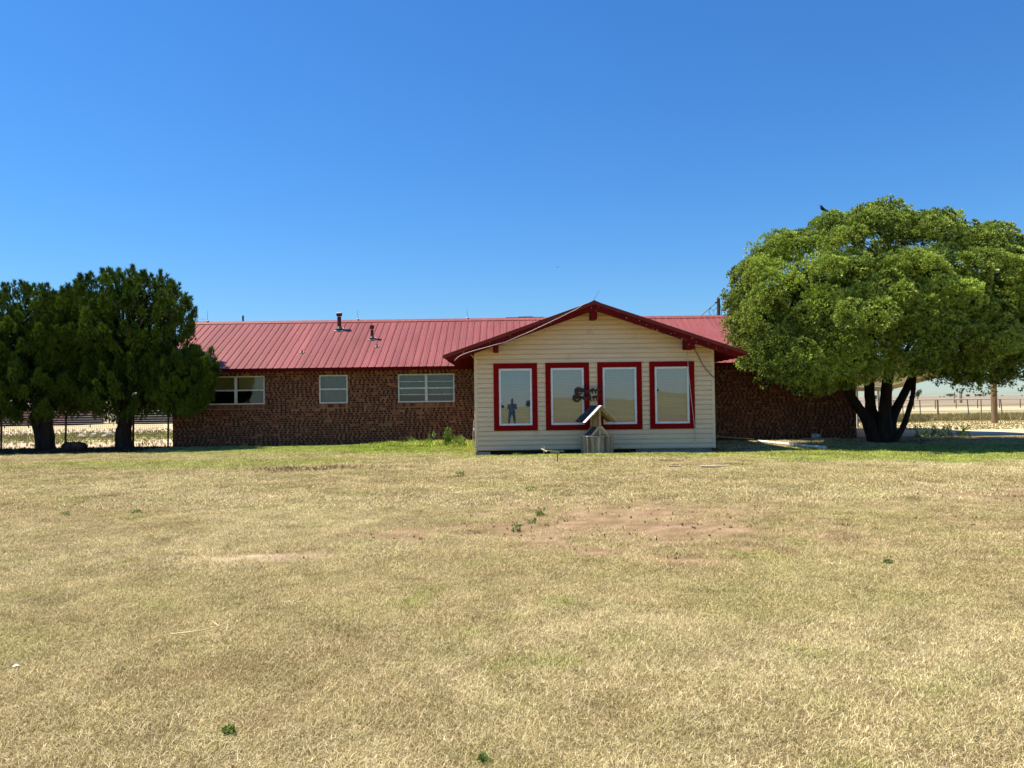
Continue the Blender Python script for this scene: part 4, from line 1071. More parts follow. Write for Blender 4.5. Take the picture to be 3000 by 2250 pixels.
juniper(tuple(A1), 'dark green juniper with a twisted forked trunk behind the log', [((A1.x - .05, A1.y + .1, 3.55), (2.2, 1.9, 1.62), 250, 1.2), ((A1.x + 1.05, A1.y, 3.2), (1.5, 1.5, 1.75), 120, 1.2), ((A1.x - .1, A1.y - .3, 1.95), (2.05, 1.7, 1.05), 130, .95), ((A1.x + 1.0, A1.y + .5, 4.1), (1.2, 1.2, 1.1), 70, 1.2)],
        [([A1 + Vector((-.05, 0, -.1)), A1 + Vector((-.12, 0, .5)), A1 + Vector((-.33, .05, 1.1)), A1 + Vector((-.15, .1, 1.8)), A1 + Vector((-.3, .1, 3.2))], [.22, .17, .15, .12, .07]),
         ([A1 + Vector((.12, 0, -.1)), A1 + Vector((.10, 0, .5)), A1 + Vector((.06, 0, 1.2)), A1 + Vector((.25, .1, 2.2)), A1 + Vector((.3, .2, 3.6))], [.25, .20, .18, .14, .08])])
juniper(tuple(A2), 'tallest dark juniper, next to the brick wall, covering part of a window', [((A2.x + .15, A2.y + .1, 3.85), (2.15, 2.0, 1.98), 320, 1.15), ((A2.x + .1, A2.y - .2, 2.0), (1.95, 1.6, 1.1), 130, .95), ((A2.x + 2.35, A2.y - .75, 1.95), (.85, .75, .95), 70, .7), ((A2.x + 2.85, A2.y - .7, 2.45), (.38, .4, .55), 22, 1.2), ((A2.x + 1.5, A2.y - .5, 2.3), (.6, .6, .9), 30, 1.0)],
        [([A2 + Vector((0, 0, -.1)), A2 + Vector((.0, 0, .5)), A2 + Vector((.05, .05, 1.1)), A2 + Vector((-.05, .1, 2.2)), A2 + Vector((.1, .1, 4.2))], [.30, .24, .21, .15, .07]),
         ([A2 + Vector((.05, 0, 1.0)), A2 + Vector((.9, -.3, 1.45)), A2 + Vector((2.1, -.7, 1.9))], [.12, .08, .05])])
A0 = Vector((-17.6, 24.6, 0))
juniper(tuple(A0), 'dark juniper cut off by the left edge of the picture', [((A0.x, A0.y, 3.3), (2.3, 2.0, 2.1), 160, 1.0), ((A0.x + .3, A0.y - .2, 1.9), (1.9, 1.7, 1.0), 80, .7)],
        [([A0 + Vector((0, 0, -.1)), A0 + Vector((.05, 0, 1.0)), A0 + Vector((0, .1, 3.0))], [.28, .2, .1])], .9)

# log by the fence
lp = ground(220, 1326)
mb = MB(); mb.tube([lp + Vector((-.31, .05, .14)), lp + Vector((-.29, .03, .16)), lp + Vector((-.1, .02, .17)), lp + Vector((.12, 0, .155)), lp + Vector((.27, 0, .15)), lp + Vector((.31, 0, .13))], [.14, .175, .17, .165, .15, .12], 14, .09)
lg = mb.build('log', M['bark_j'], smooth=True); tag(lg, 'short thick dark log lying between the two juniper trunks', 'log')

# ------------------------------------------------------------------ fences at the left
f = empty('wire_fence', (-14, 25.4, 0), 0, 'square mesh wire fence on rusty posts between the junipers and the brick wall', 'fence'); fi = Matrix.Translation((14, -25.4, 0))
def fb(mb, name, mat, p, inv):
    o = mb.build(name, M[mat], p); o.matrix_parent_inverse = inv; return o
for u in (3, 192, 390, 492):
    p = at(u, 1300, 25.4); mb = MB(); mb.tube([(p.x, 25.4, -.1), (p.x + .02, 25.4, 1.18)], .032, 8); fb(mb, 'post', 'rust_pole', f, fi)
mb = MB()
for x in np.arange(-21.0, -11.5, .066): mb.beam((x, 25.37, 0), (x, 25.37, 1.05), .005, .005)
for z in np.linspace(.02, 1.05, 15): mb.beam((-21.0, 25.375, z), (-11.5, 25.375, z), .005, .005)
o = fb(mb, 'wire_mesh', 'wire', f, fi)
pf = empty('pipe_fence', (-32, 52, 0), 0, 'pipe rail corral fence far behind the junipers', 'fence'); pi2 = Matrix.Translation((32, -52, 0))
for x in np.arange(-46, -21, 2.9):
    mb = MB(); mb.tube([(x, 52.05, -.1), (x, 52.05, 1.15)], .035, 6); fb(mb, 'post', 'rust_pole', pf, pi2)
for z in (1.08, .90, .74, .58, .43, .28):
    mb = MB(); mb.tube([(-46, 52, z), (-22, 52, z)], .016, 6); fb(mb, 'rail', 'steel', pf, pi2)
def shed(name, x0, x1, y0, y1, h, mat, label, n):
    s = empty(name, ((x0 + x1) / 2, y0, 0), 0, label, 'shed'); si = Matrix.Translation((-(x0 + x1) / 2, -y0, 0))
    mb = MB(); mb.box(x0, x1, y0 + .05, y1, -.1, h); mb.prism([(y0 + .05, h), (y1, h), ((y0 + y1) / 2, h + .7)], 'x', x0 + .01, x1 - .01); fb(mb, 'wall', mat, s, si)
    w = (x1 - x0) / n
    for i in range(n):
        mb = MB(); mb.box(x0 + i * w + .02, x0 + (i + 1) * w - .02, y0, y0 + .049, -.05, h - .02); fb(mb, 'wall_panel', mat, s, si)
    for sg in (1, -1):
        ym = (y0 + y1) / 2; ye = y0 - .3 if sg == 1 else y1 + .3
        mb = MB(); mb.prism([(ye, h - .05), (ym, h + .78), (ym, h + .83), (ye, h)], 'x', x0 - .3, x1 + .3); fb(mb, 'roof', 'shed_roof', s, si)
shed('red_shed', -43, -33.5, 58, 63, 1.5, 'shed_red', 'low dark red metal shed seen between the juniper trunks', 8)
shed('dark_shed', -31, -22.5, 60, 65, 1.7, 'shed_grey', 'dark boarded shed behind the corral next to the brick wall', 8)

# ------------------------------------------------------------------ fences, pole and far things at the right
rf = empty('pasture_fence', (22, 46, 0), 0, 'wire fence with pale pipe top rail crossing the pasture behind the pole', 'fence'); ri = Matrix.Translation((-22, -46, 0))
for u, lean in ((2560, 0), (2644.6, 0), (2694.5, .03), (2746.6, .02), (2833.7, .10), (2874, 0), (2931, .12), (3040, 0), (3120, 0)):
    p = at(u, 1171, 46); mb = MB(); mb.tube([(p.x + lean, 46.0, -.1), (p.x, 46.0, 1.2)], .05 if u == 2746.6 else .028, 7); fb(mb, 'post', 'pole_wood' if u in (2746.6, 2874) else 'rust_pole', rf, ri)
mb = MB(); mb.tube([(11, 45.95, 1.17), (20, 45.95, 1.18), (26, 45.95, 1.20), (31, 45.95, 1.17), (38, 45.95, 1.18)], .026, 6); fb(mb, 'rail', 'steel', rf, ri)
for z in (.80, .48, .22):
    mb = MB(); mb.tube([(11, 45.95, z), (38, 45.95, z + .02)], .012, 5); fb(mb, 'wire', 'wire', rf, ri)
bf = empty('back_fence', (45, 85, 0), 0, 'thin posted wire fence farther back in the pasture', 'fence'); bi = Matrix.Translation((-45, -85, 0))
for u in (2560, 2618, 2677, 2740, 2801, 2864, 2928, 2989, 3050):
    p = at(u, 1180, 85); mb = MB(); mb.tube([(p.x, 85, -.1), (p.x, 85, 1.05)], .045, 6); fb(mb, 'post', 'rust_pole', bf, bi)
for z in (.95, .45):
    mb = MB(); mb.tube([(30, 84.95, z), (62, 84.95, z)], .014, 4); fb(mb, 'wire', 'wire', bf, bi)
for u, h, lab in ((2796, 2.1, 'dark tall gate post left of the pair in the far pasture'), (2813, 2.6, 'left tall thin post of the pair in the far pasture'), (2817.5, 2.3, 'right tall thin post of the pair in the far pasture')):
    p = at(u, 1170, 150); mb = MB(); mb.tube([(p.x, 150, -.1), (p.x, 150, h * .6), (p.x + .02, 150, h)], [.10, .09, .085], 8); tag(mb.build('gate_post', M['pole_wood']), lab, 'post')

up = empty('utility_pole', (24.15, 38.4, 0), 0, 'thick brown wooden utility pole at the right edge with its crossarm in the tree top', 'utility pole'); ui = Matrix.Translation((-24.15, -38.4, 0))
pb = at(2914, 1241, 38.4)
mb = MB(); mb.tube([(pb.x, 38.4, -.2), (pb.x, 38.4, 3), (pb.x, 38.4, 6), (pb.x, 38.4, 9.3)], [.145, .14, .13, .115], 16, .01); fb(mb, 'pole', 'pole_wood', up, ui)
pc = at(2991, 721, 38.3)
mb = MB(); mb.beam((pb.x - 1.25, 38.22, pc.z), (pc.x, 38.22, pc.z), .10, .13); fb(mb, 'crossarm', 'old_wood', up, ui)
for x in (pb.x - 1.1, pb.x - .4, pb.x + .4, pc.x - .15):
    mb = MB(); mb.tube([(x, 38.22, pc.z + .06), (x, 38.22, pc.z + .14), (x, 38.22, pc.z + .2)], [.03, .05, .03], 8); fb(mb, 'insulator', 'grey_concrete', up, ui)

u2 = at(2107, 1000, 40); upb = empty('utility_pole', (u2.x, 40, 0), 0, 'dark utility pole top with drooping wires behind the roof ridge', 'utility pole'); ub = Matrix.Translation((-u2.x, -40, 0))
zt = at(2107, 874, 40).z
mb = MB(); mb.tube([(u2.x, 40, -.2), (u2.x, 40, 4), (u2.x, 40, zt)], [.12, .095, .085], 12); fb(mb, 'pole', 'shed_grey', upb, ub)
def wire_px(pts, r=.014, Y=39.85):
    mb = MB(); mb.tube(smoothpath([at(u, v, Y) for u, v in pts], 6), r, 5); fb(mb, 'cable', 'cable', upb, ub)
wire_px([(2098, 887), (2080, 902), (2060, 920), (2040, 940), (2020, 962)], .022)
wire_px([(2082, 901), (2077, 912), (2081, 922), (2088, 932), (2092, 940)])
wire_px([(2082, 903), (2088, 909), (2096, 906), (2101, 899)], .010)
wire_px([(2091, 909), (2091, 918), (2096, 925), (2100, 917)], .010)
wire_px([(2103, 873), (2106, 868), (2109, 869)], .010)
wire_px([(2112, 871), (2118, 888), (2124, 897), (2140, 906), (2170, 930)], .010)
wire_px([(2103, 880), (2109, 892), (2113, 906), (2114, 930)], .014, 39.88)
mb = MB(); p = at(2098, 887, 39.85); mb.tube([p + Vector((-.05, 0, 0)), p + Vector((.05, 0, .02))], [.05, .04], 8); fb(mb, 'insulator', 'rubber', upb, ub)

# cattle far away
def cow_mesh():
    mb = MB()
    mb.tube(smoothpath([(-1.05, 0, 1.15), (-.7, 0, 1.05), (0, 0, 1.0), (.7, 0, 1.08), (1.0, 0, 1.25), (1.3, 0, 1.45)], 3), [.12] + list(np.interp(np.linspace(0, 1, 14), [0, .2, .5, .75, 1], [.30, .40, .42, .34, .18])) + [.16], 10)
    mb.tube([(1.2, 0, 1.5), (1.45, 0, 1.42), (1.75, 0, 1.25)], [.17, .15, .09], 8)
    for x, y in ((-.75, .2), (-.75, -.2), (.65, .2), (.65, -.2)): mb.tube([(x, y, .9), (x - .03, y, .45), (x, y, 0)], [.14, .08, .07], 7)
    mb.tube([(-1.05, 0, 1.2), (-1.15, 0, .6)], [.03, .02], 5)
    return mb.mesh('cow', M['cow'], True)
cm = cow_mesh()
for u, Y, rz, lab in ((2754, 980, .3, 'leftmost tiny dark cow near the horizon'), (2766, 1000, 2.9, 'tiny dark cow just right of the leftmost one near the horizon'), (2802, 960, .1, 'tiny dark cow right of the dark gate post near the horizon'), (2859, 1020, 3.3, 'left cow of the tiny pair left of the wooden pole'),
                  (2873, 980, .2, 'right cow of the tiny pair left of the wooden pole'), (2937, 1000, 2.8, 'tiny dark cow right of the wooden pole near the horizon'), (2994, 980, .4, 'tiny dark cow at the right edge near the horizon')):
    p = at(u, 1163, Y); o = bpy.data.objects.new('cow', cm); o.location = (p.x, Y, gh(p.x, Y)); o.rotation_euler = (0, 0, rz); link(o); tag(o, lab, 'cow', 'cattle in the far field')
# irrigation pivot along the horizon
ip = empty('irrigation_pivot', (500, 900, 0), 0, 'long arched centre pivot irrigation machine on the horizon at the right', 'irrigation'); ii_ = Matrix.Translation((-500, -900, 0))
for k in range(9):
    x0 = 480 + k * 40; x1 = x0 + 40; Y = 900
    mb = MB(); arc = [(x0 + 40 * t, Y, 3.6 + 1.5 * math.sin(math.pi * t)) for t in np.linspace(0, 1, 13)]; mb.tube(arc, .11, 5)
    low = [(x0 + 40 * t, Y, 3.0 + .4 * math.sin(math.pi * t)) for t in np.linspace(0, 1, 13)]; mb.tube(low, .06, 4)
    for a_, b_ in zip(arc[1:-1], low[2:]): mb.tube([a_, b_], .04, 4)
    fb(mb, 'span', 'steel', ip, ii_)
    mb = MB(); mb.tube([(x0, Y, 3.8), (x0 - 1.5, Y, 0)], .09, 4); mb.tube([(x0, Y, 3.8), (x0 + 1.5, Y, 0)], .09, 4); fb(mb, 'tower', 'steel', ip, ii_)
# far trees
def far_tree(u, v, Y, h, w, label, sparse=False, dark=.3):
    p = at(u, v, Y); b0 = (p.x, Y, 0); t, inv = tree('far_tree', b0, label, 'trees on the horizon')
    mb = MB(); mb.tube([(p.x, Y, -.2), (p.x + .05 * h, Y, h * .35), (p.x + .02 * h, Y, h * .8)], [h * .05, h * .035, h * .01], 7)
    for k in range(5): mb.tube([(p.x + .04 * h, Y, h * (.3 + .06 * k)), (p.x + rng.uniform(-.3, .45) * w, Y, h * rng.uniform(.6, .9))], [h * .02, h * .006], 5)
    o = mb.build('trunk', M['bark_j'], t); o.matrix_parent_inverse = inv
    n = 300 if sparse else 900
    P = np.array([p.x, Y, h * .62]) + rand_dirs(n) * (rng.random(n)[:, None] ** .4) * np.array([w * .5, w * .5, h * .36])
    if sparse: P[:, 0] += .1 * w + .5 * (P[:, 2] - h * .6)
    v_, t_ = blades(P, norm(rand_dirs(n) + np.array([0, 0, .4])), 3, h * .09, h * .022, .8, np.full(n, dark), .2)
    foliage_obj('crown', [v_], [t_], M['leaf_far'], t, inv)
far_tree(2688, 1162, 300, 4.2, 2.6, 'lone thin bare tree on the horizon right of the trunks', True, .5)
far_tree(2672, 1162, 280, 1.7, 2.2, 'small dark bush on the horizon beside the tree trunks')
far_tree(2785, 1160, 700, 3.6, 9.0, 'widest grey green bush clump on the horizon')
far_tree(2836, 1160, 720, 2.8, 4.0, 'small far bush right of the widest clump')
far_tree(2871, 1160, 720, 3.0, 5.0, 'far bush left of the wooden pole')
far_tree(2589, 1163, 260, 3.4, 2.6, 'thin far tree seen between the dark trunks', True, .5)
far_tree(2563, 1163, 240, 2.0, 2.6, 'low far bush seen left of the middle trunks')
for x, y, h, w, lb in ((-16, -520, 4.2, 9, 'dark tree mirrored left of the person in the leftmost window'), (-8.5, -560, 3.2, 6, 'small dark tree mirrored beside the person in the leftmost window'), (13, -520, 5.0, 9, 'dark tree mirrored right of the person in the leftmost window'), (30, -560, 3.2, 14, 'wide dark tree mirrored in the second tall window'), (90, -430, 5, 10, 'dark tree mirrored in the rightmost tall window')):
    t, inv = tree('field_tree', (x, y, 0), lb, 'trees mirrored in the windows')
    mb = MB(); mb.tube([(x, y, -.2), (x, y, h * .7)], [.3, .1], 7); o = mb.build('trunk', M['bark_j'], t); o.matrix_parent_inverse = inv
    n = 700; P = np.array([x, y, h * .55]) + rand_dirs(n) * (rng.random(n)[:, None] ** .4) * np.array([w * .5, w * .5, h * .45])
    v_, t_ = blades(P, rand_dirs(n), 3, .9, .25, .8, np.full(n, .3), .2); foliage_obj('crown', [v_], [t_], M['leaf_far'], t, inv)

# rough weeds along the pasture fence and clumps at the drive
def grass_field(name, x0, x1, y0, y1, n, h, w, mat, label, tone=.5, mask=None):
    x = rng.uniform(x0, x1, n); y = rng.uniform(y0, y1, n)
    if mask is not None:
        k = rng.random(n) < mask(x, y); x, y = x[k], y[k]
    P = np.stack([x, y, ground_h(x, y) - .01], 1); D = norm(np.stack([rng.normal(0, .35, len(x)), rng.normal(0, .35, len(x)), np.ones(len(x))], 1))
    v_, t_ = blades(P, D, 5, h, w, .45, np.clip(rng.normal(tone, .2, len(x)), 0, 1), .2)
    o = foliage_obj(name, [v_], [t_], M[mat]); tag(o, label, 'grass', kind='stuff'); return o
grass_field('pasture_weeds', 12, 40, 41.5, 48, 7000, .38, .014, 'leaf_olive', 'rough olive weeds growing along the pasture fence', .45)
grass_field('straw_grass', 12, 34, 31.5, 42, 8500, .07, .010, 'leaf_olive', 'pale straw coloured mown grass beyond the driveway', .95)
grass_field('yard_grass', -30, -11.8, 26, 46, 9000, .14, .010, 'leaf_olive', 'patchy green and straw grass behind the wire fence', .6, lambda x, y: .25 + .75 * blob(x, y, -20, 36, 9, 6, .5, .3))
grass_field('dry_stalks', -2.5, 7.5, 6.6, 12.5, 1500, .045, .005, 'leaf_dry', 'thin brown dead stalks on the bare earth of the lawn', .2, lambda x, y: .5 * dirt_f(x, y))
grass_field('brown_growth', -6.3, -2.2, 15.2, 17.6, 800, .075, .005, 'leaf_dry', 'brown taller dead grass strip left of the wing', .95, lambda x, y: blob(x, y, -4.1, 16.3, 2.0, .7, .5))
grass_field('fence_litter', -19, -11.6, 23.0, 25.6, 1500, .10, .014, 'leaf_dark', 'dark leaf litter and low growth under the junipers', .3)

# weeds one can point at
def weed(loc, h, r, n, label, mat='leaf_weed', tone=.5, up=1.0, name='weed', w=.012, group=None, nb=5):
    x, y = loc[0], loc[1]; z = gh(x, y)
    n = int(n * 1.3); P = np.zeros((n, 3)); th = rng.uniform(0, 6.283, n); rr = r * np.sqrt(rng.random(n)) * .6
    P[:, 0] = x + np.cos(th) * rr; P[:, 1] = y + np.sin(th) * rr; P[:, 2] = z + rng.random(n) ** 1.5 * h * .8
    D = norm(np.stack([np.cos(th) * .6, np.sin(th) * .6, np.full(n, up)], 1))
    v_, t_ = blades(P - np.array([x, y, z]), D, nb, max(.022, min(.13, h * .33)), w, .7, np.clip(rng.normal(tone, .18, n), 0, 1), .2)
    m_ = MB()
    o = foliage_obj(name, [v_], [t_], M[mat]); o.location = (x, y, z); return tag(o, label, 'weed', group)
weed(at(1312, 1290, 23.6), .62, .13, 90, 'tallest green weed against the brick wall left of the wing', w=.009)
weed(at(1262, 1290, 24.2), .45, .16, 26, 'thin seeding weed left of the tallest weed by the wall', w=.006, tone=.8)
weed(at(1345, 1290, 23.4), .34, .24, 90, 'bushy pale weed between tallest weed and the wing corner', tone=.75, w=.007)
weed(at(1200, 1300, 24.5), .30, .2, 26, 'low weed on the lawn edge under the double window', tone=.7, w=.006)
for (u, v, h, r, lab) in ((1346, 1397, .10, .12, 'small green weed in the lawn left of the bare earth'), (1556, 1438, .08, .12, 'flat dark weed above the bare earth patch'), (1582, 1504, .12, .10, 'green weed at the left edge of the bare earth'),
                          (1557, 1524, .08, .09, 'small weed just below the green weed at the earth patch'), (1511, 1548, .12, .10, 'lowest green weed left of the bare earth'), (2600, 1648, .09, .08, 'lone green weed in the right of the lawn'),
                          (668, 2152, .07, .06, 'nearest green weed tuft at the lower left'), (1418, 2236, .06, .06, 'green weed tuft at the bottom edge'), (190, 1508, .07, .1, 'dark weed far left in the lawn'), (398, 1499, .06, .1, 'small weed in the left lawn right of the dark one')):
    dd_ = ground(u, v).y; weed(ground(u, v), h * min(1, .35 + dd_ / 18), r * min(1, .35 + dd_ / 18), 26, lab, tone=.72, up=.6, w=.0020 + dd_ * .0004)
for (u, v, lab) in ((2735, 1278, 'leafy weed on the far edge of the tree shadow by the driveway'), (2775, 1277, 'second leafy weed beside the driveway'), (2822, 1277, 'third weed at the drive right of the leafy ones'), (2700, 1280, 'brown dry weed by the driveway next to the side stem')):
    weed(at(u, v, 26.1), .42, .3, 30, lab, tone=.45 if 'brown' not in lab else .9, w=.013)
weed(at(2668, 1228, 42.0), .45, 1.6, 260, 'dark green bush at the foot of the pasture fence', 'leaf_olive', tone=.0, w=.012)
for (u, Y, lab) in ((1585, 20.75, 'dark withered shrub at the foot of the wing under the first gap'), (1648, 20.8, 'dark withered shrub left of the wooden well'), (1690, 20.85, 'dark withered shrub touching the wooden well'), (1832, 20.8, 'low dark withered plant right of the well')):
    weed((at(u, 1320, Y).x, Y), .20, .22, 90, lab, 'leaf_dark', .3, .8, 'withered_shrub', .006)

# ------------------------------------------------------------------ wooden well in front of the wing
wp = ground(1749, 1329); wp.y = 20.62; wp.x = at(1749, 1320, 20.62).x
well = empty('wishing_well', (wp.x, wp.y, -.05), R(10), 'weathered wooden wishing well planter with small gabled roof in front of the wing', 'garden well')
def wb(mb, name, mat, parent=None):
    o = mb.build(name, M[mat], parent or well); return o
S = .36; H = .49
for side in range(4):
    n = 8 if side in (0, 2) else 7; wdt = 2 * S / n
    for i in range(n):
        a = -S + i * wdt + .003; b_ = a + wdt - .007; t_ = random.random(); tp = random.uniform(-.012, .008); pr = random.uniform(-.006, .006)
        mb = MB(); k = .955
        q = [(a * k, -S * k - pr, 0), (b_ * k, -S * k - pr, 0), (b_ * k, -S * k + .022, 0), (a * k, -S * k + .022, 0), (a, -S - pr, H + tp), (b_, -S - pr, H + tp), (b_, -S + .022, H + tp), (a, -S + .022, H + tp)]
        Rm = Matrix.Rotation(side * math.pi / 2, 3, 'Z'); q = [Rm @ Vector(p) for p in q]
        mb.add(q, [(0, 3, 2, 1), (4, 5, 6, 7), (0, 1, 5, 4), (1, 2, 6, 5), (2, 3, 7, 6), (3, 0, 4, 7)], t_); wb(mb, 'stave', 'old_wood')
for p, q in (((-S, -S + .02, H + .012), (S, -S + .02, H + .012)), ((S, S - .02, H + .012), (-S, S - .02, H + .012))):
    mb = MB(); mb.beam(p, q, .06, .02, .8); wb(mb, 'rim_board', 'old_wood')
mb = MB(); mb.beam((-S + .02, -S + .055, H + .013), (-S + .02, S - .055, H + .013), .06, .02); wb(mb, 'rim_board', 'white_wood')
mb = MB(); mb.beam((S - .02, -S + .055, H + .013), (S - .02, S - .055, H + .013), .06, .02); wb(mb, 'rim_board', 'old_wood')
mb = MB(); mb.box(-S + .03, S - .03, -S + .03, S - .03, 0, H - .12); wb(mb, 'soil', 'bark')
for y in (-.29, .29):
    mb = MB(); mb.box(-.028, .028, y - .03, y + .03, .1, 1.26, tone=.6); wb(mb, 'post', 'old_wood')
    for s in (-1, 1):
        mb = MB(); mb.beam((s * .02, y - .034 * (1 if y < 0 else -1), .76), (s * .24, y - .034 * (1 if y < 0 else -1), .50), .022, .06, .7); wb(mb, 'brace', 'old_wood')
        mb = MB(); mb.beam((s * .02, y - .036 * (1 if y < 0 else -1), 1.26), (s * .20, y - .036 * (1 if y < 0 else -1), 1.06), .022, .055, .7); wb(mb, 'rafter', 'old_wood')
rl = 1.0; rz_ = 1.30; span = .43; drop = .44
nbd = 6; bw = rl / nbd
for s in (-1, 1):
    for i in range(nbd):
        y0 = -rl / 2 + i * bw + .003; y1 = y0 + bw - .006; j_ = random.uniform(-.015, .015)
        mb = MB(); th_ = .018; zo = random.uniform(-.004, .004)
        x0, z0, x1, z1 = 0, rz_ + zo, s * (span + j_), rz_ - drop + zo
        nrm = Vector((drop * s, 0, span)).normalized() * th_
        q = [(x0, y0, z0), (x0, y1, z0), (x1, y1, z1), (x1, y0, z1)]; q2 = [(p[0] + nrm.x, p[1], p[2] + nrm.z) for p in q]
        mb.add(q + q2, [(0, 1, 2, 3), (7, 6, 5, 4), (0, 4, 5, 1), (1, 5, 6, 2), (2, 6, 7, 3), (3, 7, 4, 0)], random.random())
        wb(mb, 'roof_board', 'white_wood' if (s == -1 and i < 2) else ('slate_wood' if s == -1 else 'old_wood'))
mb = MB(); mb.prism([(-.03, .74), (-.27, .50), (-.255, .485), (-.015, .725)], 'y', -.25, .26); wb(mb, 'lower_board', 'slate_wood')

# rusty ornament on a stake
op = at(1728, 1300, 21.0); orn = empty('rusty_ornament', (op.x, 20.98, 0), 0, 'rusty metal garden ornament of two curled figures on a stake above the well', 'ornament')
def ob(mb, name, mat='rust'): return mb.build(name, M[mat], orn)
mb = MB(); mb.tube([(0, 0, 0), (.01, 0, .8), (0, 0, 1.72)], .011, 7); ob(mb, 'stake', 'rust_pole')
def strip(pts, w, th=.006):
    mb = MB()
    for i in range(len(pts) - 1): mb.beam(pts[i], pts[i + 1], w, th, up=(0, 1, 0))
    return mb
for zc, xo, ph in ((1.66, 0, 0), (1.47, -.055, 1.2)):
    # curled head at the left
    arc = [(xo - .27 + .075 * math.cos(a_), 0, zc + .085 * math.sin(a_)) for a_ in np.linspace(.4, 5.6, 14)]
    mb = MB(); mb.tube(arc, [.016 + .014 * math.sin(math.pi * i / 13) for i in range(14)], 7, .1); ob(mb, 'curl')
    mb = MB(); mb.tube([(xo - .30, 0, zc), (xo - .25, .01, zc + .01), (xo - .21, 0, zc)], [.03, .055, .03], 9, .12); ob(mb, 'head')
    mb = MB()
    for a_ in np.linspace(1.6, 5.4, 8):
        p_ = Vector((xo - .27 + .085 * math.cos(a_), 0, zc + .09 * math.sin(a_))); q_ = p_ + Vector((math.cos(a_ + .5), 0, math.sin(a_ + .5))) * .05
        mb.tube([p_, q_], [.012, .002], 5)
    ob(mb, 'spike')
    body = [(xo - .20, 0, zc + .01), (xo - .12, .02, zc + .03 * math.cos(ph)), (xo - .02, -.02, zc - .02), (xo + .08, .01, zc + .035), (xo + .18, -.01, zc + .02), (xo + .28, .01, zc + .05), (xo + .36, 0, zc + .055)]
    sp = smoothpath(body, 4); mb = MB(); mb.tube(sp, [.05 * (1 - .6 * i / len(sp)) * (1 + .35 * math.sin(i * 1.1 + ph)) for i in range(len(sp))], 8, .18); ob(mb, 'body')
    for k in range(5):
        x_ = xo - .1 + .085 * k; mb = MB(); mb.tube([(x_, -.02, zc + .02), (x_ + .02, -.03, zc - .06), (x_ + .05, -.02, zc - .09)], [.028, .016, .004], 6, .15); ob(mb, 'plate')
mb = MB(); mb.tube([(.06, -.03, 1.58), (.07, -.03, 1.53), (.05, -.03, 1.49)], [.008, .02, .006], 6); ob(mb, 'pale_bead', 'cord')

# ------------------------------------------------------------------ small things lying about
def rod(name, p, q, r, mat, label, cat, seg=7):
    mb = MB(); p, q = Vector(p), Vector(q); mid = (p + q) / 2 + Vector((0, 0, .004)); mb.tube([p, mid, q], r, seg); return tag(mb.build(name, M[mat]), label, cat)
rod('metal_pole', (5.72, 25.0, .24), (7.95, 25.35, .06), .025, 'old_wood', 'long grey pole leaning from the wing corner to the ground', 'pole')
e0, e1 = ground(2222, 1293, .05), ground(2418, 1312, .05)
for i, (a, b_) in enumerate(((0, .30), (.31, .55), (.56, .77), (.80, 1.0))):
    pa, pb2 = e0.lerp(e1, a), e0.lerp(e1, b_); lab = ['farthest', 'second', 'third', 'nearest'][i]
    rod('white_pipe', pa, pb2, .045, 'white_pvc', '%s length of white pipe lying on the grass right of the wing' % lab, 'pipe', 10)
pp = ground(2365, 1287, .03); pq = ground(2470, 1286.5, .03)
mb = MB(); mb.beam((9.6, 25.55, .04), (10.85, 25.62, .04), .14, .035); tag(mb.build('flat_board', M['plank']), 'flat pale board under the plastic jug by the shaded wall', 'board')
jx = 10.05
mb = MB(); mb.tube([(jx - .12, 25.56, .13), (jx - .10, 25.56, .13), (jx + .08, 25.56, .13), (jx + .12, 25.56, .14), (jx + .16, 25.56, .15)], [.06, .075, .075, .05, .025], 12, .04); tag(mb.build('plastic_jug', M['jug'], smooth=True), 'crushed white and blue plastic jug lying on the board', 'jug')
rod('stick', (10.20, 25.5, .06), (10.27, 25.5, .34), .010, 'twig', 'thin stick standing up beside the plastic jug', 'stick')
for (u, v, w, d_, rz, lab) in ((2075, 1373, .34, .16, .1, 'larger of two scrap boards on the lawn right of the wing'), (2105, 1371, .30, .07, -.3, 'narrow scrap board lying against the larger one'), (1978, 1372, .28, .06, .05, 'small scrap board alone on the lawn left of the others')):
    p = ground(u, v); mb = MB(); mb.box(-w / 2, w / 2, -d_ / 2, d_ / 2, 0, .022); o = mb.build('scrap_board', M['plank']); o.location = (p.x, p.y, gh(p.x, p.y) + .02); o.rotation_euler = (.03, .04, rz); tag(o, lab, 'board')
p = ground(1593, 1336); rod('wire_stake', (p.x, p.y, 0), (p.x + .02, p.y, .26), .007, 'steel', 'thin bent wire stake in front of the wing', 'stake')
p = ground(1632, 1358); rod('peg', (p.x, p.y, 0), (p.x + .025, p.y, .24), .012, 'rust_pole', 'short dark peg standing in the grass before the wing', 'stake')
p = at(1586, 1317, 20.3); q = at(1602, 1327, 20.2); rod('short_stick', (p.x, p.y, .14), (q.x, q.y, .07), .018, 'twig', 'short pale stick propped on the wire stake', 'stick')
p = at(1596, 1322, 20.3); q = at(1652, 1327, 20.3); rod('green_cane', (p.x, 20.28, .09), (q.x, 20.32, .07), .010, 'twig', 'longer greenish cane lying before the wing', 'stick')
p = at(1612, 1327, 20.2); q = at(1638, 1331, 20.2); rod('brown_cane', (p.x, 20.15, .06), (q.x, 20.17, .05), .008, 'plank', 'shorter brown cane below the greenish one', 'stick')
mb = MB(); p0, p1, p2 = ground(500, 1858, .045), ground(600, 1845, .055), ground(680, 1821, .045); mb.tube(smoothpath([p0, p1, p2], 5), list(np.linspace(.006, .0025, 11)), 6)
